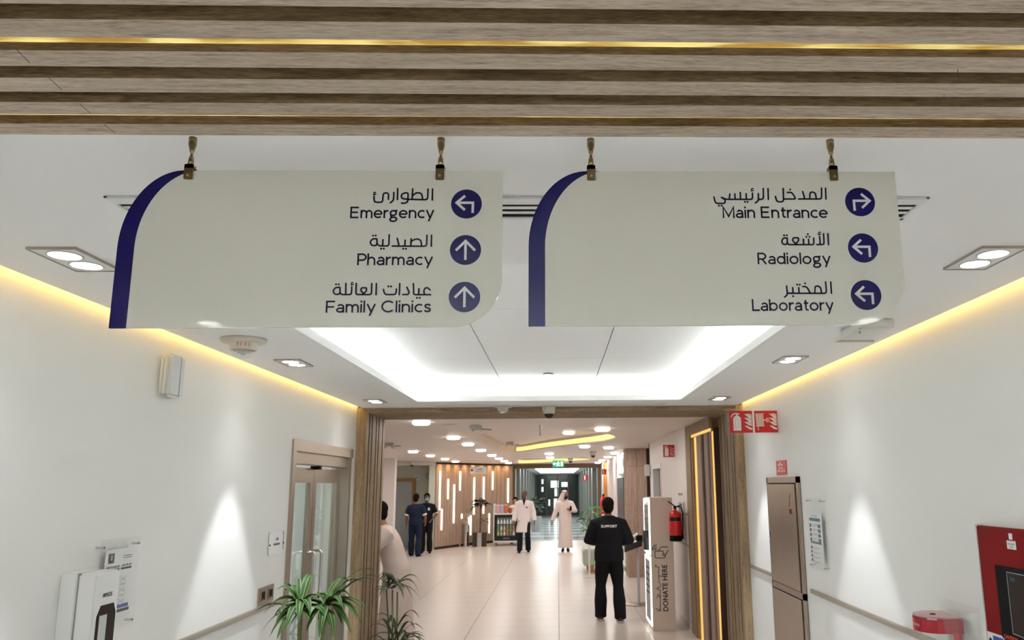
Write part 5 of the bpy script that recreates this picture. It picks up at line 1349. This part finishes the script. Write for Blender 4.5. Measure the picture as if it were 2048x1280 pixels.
def person(label, loc, heading, H=1.74, lean=0.0, skin='brown', arms=None, legs=None, headturn=0, build=1.0, hands=(.4, .4)):
    """returns the Empty plus all joints in its local frame (x right, y forward, z up)"""
    t = thing('person', label, 'person', loc, None, heading)
    k = H/1.75
    T = lambda y, z: V3(0, y+math.sin(lean)*(z-.95) if z > .95 else y, (.95+(z-.95)*math.cos(lean)) if z > .95 else z)*k
    J = {'pel': T(0, .95), 'waist': T(0, 1.08), 'chest': T(.0, 1.28), 'neck': T(.0, 1.46), 'hd': T(.015, 1.635)}
    b = build
    g = G()
    g.tube([T(0, .86), T(0, .95), T(.0, 1.08), T(.0, 1.22), T(0, 1.36), T(0, 1.43), T(0, 1.47)], [(.15*b, .10*b), (.165*b, .115*b), (.14*b, .10*b), (.16*b, .115*b), (.165*b, .105*b), (.10, .075), (.06, .06)], 16, ref=(0, 1, 0))
    g.tube([T(0, 1.44), T(.005, 1.50), T(.01, 1.56)], [.06, .052, .052], 12)
    hd = J['hd']; R_ = Matrix.Rotation(headturn, 3, 'Z')
    hp = lambda x, y, z: hd+(R_@V3(x, y, z))*k
    g.ell(hp(0, -.006, .025), (.076, .094, .092), 16, 12, R_); g.ell(hp(0, .022, -.035), (.060, .072, .078), 14, 10, R_)
    g.tube([hp(0, .082, .022), hp(0, .100, -.012), hp(0, .106, -.022), hp(0, .088, -.030)], [.010, .014, .015, .009], 8)
    g.ell(hp(0, .083, -.056), (.026, .012, .007), 10, 6, R_); g.ell(hp(0, .081, -.069), (.022, .012, .008), 10, 6, R_)
    g.ell(hp(0, .070, -.098), (.026, .022, .020), 10, 6, R_); g.ell(hp(-.032, .080, .040), (.026, .010, .007), 8, 5, R_); g.ell(hp(.032, .080, .040), (.026, .010, .007), 8, 5, R_)
    for s in (-1, 1): g.ell(hp(s*.078, -.004, -.010), (.010, .020, .032), 8, 6, R_)
    A = arms or {}
    out = {}
    for s, nm in ((-1, 'L'), (1, 'R')):
        sh = T(.0, 1.375)+V3(s*.178*b*k, 0, 0)
        el, wr = A.get(nm, (V3(s*.235, -.02, 1.12), V3(s*.25, .05, .86)))
        el = V3(*el)*k; wr = V3(*wr)*k
        g.tube(arm_chain(s*k, sh, el, wr), [.05*b, .055*b, .058*b, .050*b, .042*b, .038, .027], 12)
        dd_ = (wr-el).normalized(); hand(g, wr, dd_, V3(-s, .1, 0), s, hands[0 if s < 0 else 1], k)
        out['sh'+nm], out['el'+nm], out['wr'+nm] = sh, el, wr
    Lg = legs or {}
    for s, nm in ((-1, 'L'), (1, 'R')):
        kn, an = Lg.get(nm, (V3(s*.10, .02, .50), V3(s*.11, -.02, .085)))
        kn = V3(*kn)*k; an = V3(*an)*k; hip = V3(s*.088, 0, .90)*k
        g.tube([hip, (hip+kn)/2, kn, (kn+an)/2+V3(0, -.015, 0), an, an-V3(0, 0, .03)], [.088*b, .078*b, .057, .055, .038, .036], 12)
        g.tube([an+V3(0, -.06, -.050)*k, an+V3(0, 0, -.045)*k, an+V3(s*.01, .09, -.058)*k, an+V3(s*.015, .165, -.066)*k], [(.030, .028), (.036, .036), (.042, .024), (.030, .016)], 10, ref=(0, 0, 1))
        out['hip'+nm], out['kn'+nm], out['an'+nm] = hip, kn, an
    part('body', remesh(g, 'body', .0075, 2), SK[skin], t, False)
    for s in (-1, 1):
        part('eye', G().ell(hp(s*.032, .0835, .018), (.013, .007, .007), 8, 6, R_), EYEW, t, False, True)
        part('iris', G().ell(hp(s*.032, .0895, .018), (.0055, .003, .0055), 8, 6, R_), HAIR, t, False, True)
    out.update(J); out['T'] = T; out['k'] = k; out['hp'] = hp; out['R'] = R_; out['b'] = b
    return t, out
def shoes(t, o, m, sole=None):
    for nm in 'LR':
        an = o['an'+nm]; s = -1 if nm == 'L' else 1; k = o['k']; g = G()
        g.tube([an+V3(0, -.075, -.050)*k, an+V3(0, -.02, -.040)*k, an+V3(s*.01, .08, -.052)*k, an+V3(s*.015, .17, -.062)*k, an+V3(s*.015, .20, -.066)*k], [(.032, .030), (.042, .045), (.048, .034), (.042, .024), (.022, .014)], 12, ref=(0, 0, 1))
        part('shoe', remesh(g, 'shoe', .008, 1), m, t, False)
        if sole:
            zf = an.z-.085*k
            g = G().box(an.x-.048, an.x+.048, an.y-.11, an.y+.21, zf, zf+.022, .008); part('sole', g, sole, t, False)
def shirt(t, o, m, name='shirt', hem=.90, sleeve=1.0, loose=.016, top=1.475):
    T, k, b = o['T'], o['k'], o['b']; g = G(); lo = loose
    zs = [hem, .98, 1.08, 1.22, 1.36, 1.43, top]; rr = [(.168*b, .122*b), (.168*b, .122*b), (.15*b, .11*b), (.165*b, .12*b), (.168*b, .108*b), (.105, .08), (.062, .062)]
    g.tube([T(0, z) for z in zs], [(a+lo, c+lo) for a, c in rr], 18, ref=(0, 1, 0))
    for s, nm in ((-1, 'L'), (1, 'R')):
        sh, el, wr = o['sh'+nm], o['el'+nm], o['wr'+nm]; ch = arm_chain(s*k, sh, el, wr); rad = [.052*b, .057*b, .062*b, .058*b, .052*b, .045, .037]
        if sleeve < .6: ch = [ch[0], ch[1], ch[2], ch[3], ch[3]+(ch[4]-ch[3])*.5]; rad = [.052, .057, .064, .062, .060]
        g.tube(ch, [r+lo*.8 for r in rad], 14)
    return part(name, remesh(g, name, .011, 3), m, t, False)
def trousers(t, o, m, flare=.0):
    k, b, T = o['k'], o['b'], o['T']; g = G()
    g.tube([T(0, .84), T(0, .92), T(0, 1.02)], [(.155*b, .115*b), (.172*b, .13*b), (.150*b, .115*b)], 16, ref=(0, 1, 0))
    for nm in 'LR':
        hip, kn, an = o['hip'+nm], o['kn'+nm], o['an'+nm]
        g.tube([hip, (hip+kn)/2, kn, (kn+an)/2+V3(0, -.02, 0), an+V3(0, 0, .02), an+V3(0, .01, -.035)*k], [.10*b, .094*b, .076, .074+flare, .066+flare, .068+flare], 14)
    return part('trousers', remesh(g, 'trousers', .011, 3), m, t, False)
def hair(t, o, m=None, bald=False):
    hp, R_ = o['hp'], o['R']; g = G()
    g.ell(hp(0, -.020, .044), (.090, .100, .096), 16, 12, R_); g.ell(hp(0, -.050, -.015), (.082, .066, .090), 14, 10, R_)
    return part('hair', remesh(g, 'hair', .009, 1), m or HAIR, t, False)
def robe(t, o, m, name, zb, wb, sleeve_r=.075, open_front=False, z_h=None, sway=0.0):
    T, k, b = o['T'], o['k'], o['b']; n = 40; rings = []
    prof = [(zb, wb, wb*.82), (zb+(.95-zb)*.35, wb*.93, wb*.74), (zb+(.95-zb)*.7, wb*.84, wb*.66), (.95, .195*b, .145*b), (1.10, .18*b, .135*b), (1.24, .19*b, .14*b), (1.34, .195*b, .135*b), (1.42, .140*b, .115*b), (1.475, .074*b, .070*b)]
    for i, (z, rx, ry) in enumerate(prof):
        c = T(0, z); amp = .055*max(0, (1.0-z)/1.0); ring = []
        for q in range(n):
            a_ = 2*PI*q/n; f = 1+amp*(math.sin(a_*7+z*2.0)+.6*math.sin(a_*11+1.3-z*3))
            ring.append(V3(c.x+rx*f*math.cos(a_)+sway*max(0, .95-z), c.y+ry*f*math.sin(a_), c.z))
        rings.append(ring)
    g = G().loft(rings)
    for s, nm in ((-1, 'L'), (1, 'R')):
        sh, el, wr = o['sh'+nm], o['el'+nm], o['wr'+nm]; ch = arm_chain(s*k, sh, el, wr)
        g.tube(ch, [.066*b, .076*b, .086*b, sleeve_r, sleeve_r-.006, sleeve_r-.010, sleeve_r-.012], 14)
    return part(name, remesh(g, name, .011, 2), m, t, False)
def face_px(px, py_foot):
    return at(2, 0, px, py_foot)

# 1 support worker, seen from behind
p = at(2, 0, 1219, 1238)
t, o = person('person seen from behind in black SUPPORT jacket, trousers and dark trainers', (.74, 11.6, 0), 0, 1.70, lean=.06, skin='brown', build=1.12,
    arms={'L': (V3(-.30, .03, 1.14), V3(-.17, .26, 1.10)), 'R': (V3(.31, .03, 1.13), V3(.19, .27, 1.09))}, legs={'L': (V3(-.13, .03, .49), V3(-.135, .03, .085)), 'R': (V3(.13, .02, .48), V3(.14, -.16, .085))}, hands=(.9, .9))
shirt(t, o, F['black'], 'jacket', .84, 1, .026, 1.50); trousers(t, o, F['black'], .018); hair(t, o)
shoes(t, o, mat('dark_trainer', srgb(66, 50, 44), .6), mat('pale_sole', srgb(190, 180, 172), .6))
g = G(); O_ = o['T'](0, 1.345)
text(g, 'SUPPORT', (O_.x-.115, O_.y-.158, O_.z-.012), Us, Vector((0, .1, 1)).normalized(), .23, .034, .0022)
part('jacket_lettering', g, M['print'], t, False)
c_ = (o['wrL']+o['wrR'])/2+V3(0, .07, .02)
part('clipboard', G().box(c_.x-.10, c_.x+.10, c_.y-.0, c_.y+.02, c_.z-.08, c_.z+.14), M['white'], t, False)

# 2 white coat
t, o = person('person walking in a knee-length white coat over dark trousers', (-.99, 23.4, 0), PI, 1.76, skin='dark', build=1.05, headturn=-.45,
    arms={'L': (V3(-.27, -.03, 1.13), V3(-.30, .06, .88)), 'R': (V3(.26, .0, 1.13), V3(.29, .10, .88))}, legs={'L': (V3(-.11, .12, .50), V3(-.12, .0, .085)), 'R': (V3(.11, .06, .50), V3(.12, .16, .085))})
shirt(t, o, F['inner'], 'shirt', .95, .5, .002, 1.48); trousers(t, o, F['trouser'], .012); robe(t, o, F['coat'], 'coat', .56, .235, .082); shoes(t, o, M['matblack'])
g = G(); T_ = o['T']; c_ = T_(0, 1.40)
g.prism([(-.045, .08), (0, -.10), (.045, .08)], (0, c_.y+.118, c_.z), V3(1, 0, 0), V3(0, -.35, 1).normalized(), -.02); part('collar_opening', g, F['inner'], t, False)
g = G().box(-.16, -.07, .128, .152, .90, 1.03, .006).box(.07, .16, .128, .152, .90, 1.03, .006); part('pocket', g, F['coat'], t, False)
part('name_badge', G().box(-.11, -.06, .143, .150, 1.26, 1.29), M['blue'], t, False)
g = G().ell(o['hp'](0, -.022, .040), (.0785, .088, .080), 14, 10, o['R']); part('hair', g, mat('cropped_grey_hair', srgb(60, 52, 48), .8), t, False, True)

# 3 man in white thobe and headcloth
t, o = person('person walking in a white robe and white headcloth, one hand raised to chest', (.22, 23.5, 0), PI, 1.74, skin='brown', build=1.0, headturn=.9,
    arms={'L': (V3(-.30, .06, 1.16), V3(-.16, .24, 1.20)), 'R': (V3(.29, -.02, 1.12), V3(.38, .02, .88))}, legs={'L': (V3(-.07, .05, .50), V3(-.07, .04, .085)), 'R': (V3(.07, .04, .50), V3(.07, .04, .085))}, hands=(1.0, .3))
robe(t, o, F['thobe'], 'robe', .10, .215, .078); shoes(t, o, M['matblack'])
hp, R_ = o['hp'], o['R']; g = G()
g.ell(hp(0, -.02, .045), (.090, .098, .090), 16, 12, R_)
g.tube([hp(0, -.03, .08), hp(0, -.06, -.02), hp(0, -.09, -.14), hp(.03, -.12, -.28), hp(.05, -.13, -.42)], [(.07, .05), (.095, .06), (.13, .06), (.17, .06), (.19, .03)], 18, ref=(0, 1, 0))
for s in (-1, 1): g.tube([hp(s*.075, .01, .05), hp(s*.088, .0, -.04), hp(s*.10, .0, -.14), hp(s*.12, .02, -.2)], [(.02, .03), (.022, .045), (.02, .05), (.01, .03)], 8)
part('headcloth', remesh(g, 'headcloth', .01, 2), F['coat'], t, False)
part('head_cord', G().tube([hp(.088*math.cos(a_), -.012+.098*math.sin(a_), .075) for a_ in [2*PI*q/20 for q in range(21)]], .008, 8, False), M['matblack'], t, False)
part('beard', remesh(G().ell(hp(0, .045, -.075), (.056, .052, .050), 12, 8, R_), 'beard', .009, 1), HAIR, t, False)
part('phone', G().box(o['wrL'].x-.03, o['wrL'].x+.03, o['wrL'].y+.05, o['wrL'].y+.065, o['wrL'].z-.02, o['wrL'].z+.10, .005), M['matblack'], t, False)

# 4 man in slate blue seen from behind
t, o = person('person from behind in slate blue short-sleeved uniform', (-4.00, 22.5, 0), -.15, 1.70, skin='brown', build=1.08,
    arms={'L': (V3(-.27, -.02, 1.12), V3(-.29, .03, .87)), 'R': (V3(.27, .02, 1.13), V3(.24, .16, .94))}, legs={'L': (V3(-.12, .04, .50), V3(-.14, .10, .085)), 'R': (V3(.11, .0, .48), V3(.13, -.12, .085))})
shirt(t, o, F['navy'], 'shirt', .88, .5, .018); trousers(t, o, F['navy'], .014); hair(t, o); shoes(t, o, M['matblack'])
for nm, s in (('L', -1), ('R', 1)):
    c_ = o['sh'+nm]+(o['el'+nm]-o['sh'+nm])*.80; d_ = (o['el'+nm]-o['sh'+nm]).normalized()
    part('sleeve_cuff', G().tube([c_-d_*.03, c_+d_*.03], .068, 14), F['coat'], t, False)
# 5 masked man
t, o = person('person in black uniform wearing a pale blue face mask', (-3.86, 23.5, 0), PI+.1, 1.70, skin='dark', build=1.05,
    arms={'L': (V3(-.29, .02, 1.13), V3(-.17, .22, .98)), 'R': (V3(.29, .02, 1.13), V3(.12, .24, .98))})
shirt(t, o, F['black'], 'shirt', .88, .5, .018); trousers(t, o, F['black'], .014); hair(t, o); shoes(t, o, M['matblack'])
hp, R_ = o['hp'], o['R']
part('face_mask', remesh(G().ell(hp(0, .058, -.048), (.058, .052, .056), 14, 10, R_), 'mask', .009, 1), mat('mask_blue', srgb(120, 190, 220), .8), t, False)
part('sleeve_cuff', G().tube([o['shL']*.2+o['elL']*.8, o['shL']*.12+o['elL']*.88], .066, 12).tube([o['shR']*.2+o['elR']*.8, o['shR']*.12+o['elR']*.88], .066, 12), F['coat'], t, False)
part('id_badge', G().box(-.10, -.04, .145, .155, 1.22, 1.30), M['print'], t, False)
# 6 robed man half behind the left jamb
t, o = person('person in cream robe with dark hair, half hidden behind the left jamb', (-1.93, 9.7, 0), PI/2+.25, 1.76, lean=.34, skin='tan', build=1.12,
    arms={'L': (V3(-.26, .35, 1.15), V3(-.20, .55, 1.0)), 'R': (V3(.26, .35, 1.12), V3(.20, .55, .98))})
robe(t, o, F['cream'], 'robe', .06, .27, .09); hair(t, o); shoes(t, o, M['matblack'])
part('beard', remesh(G().ell(o['hp'](0, .04, -.08), (.058, .055, .055), 12, 8, o['R']), 'beard', .009, 1), HAIR, t, False)
# 7 attendant behind the snack cart
t, o = person('person with black hair and pale top behind the snack cart', (-1.45, 27.0, 0), PI, 1.50, skin='tan', build=.9)
shirt(t, o, F['coat'], 'shirt', .88, 1, .02); trousers(t, o, F['trouser'], .01); hair(t, o); shoes(t, o, M['matblack'])
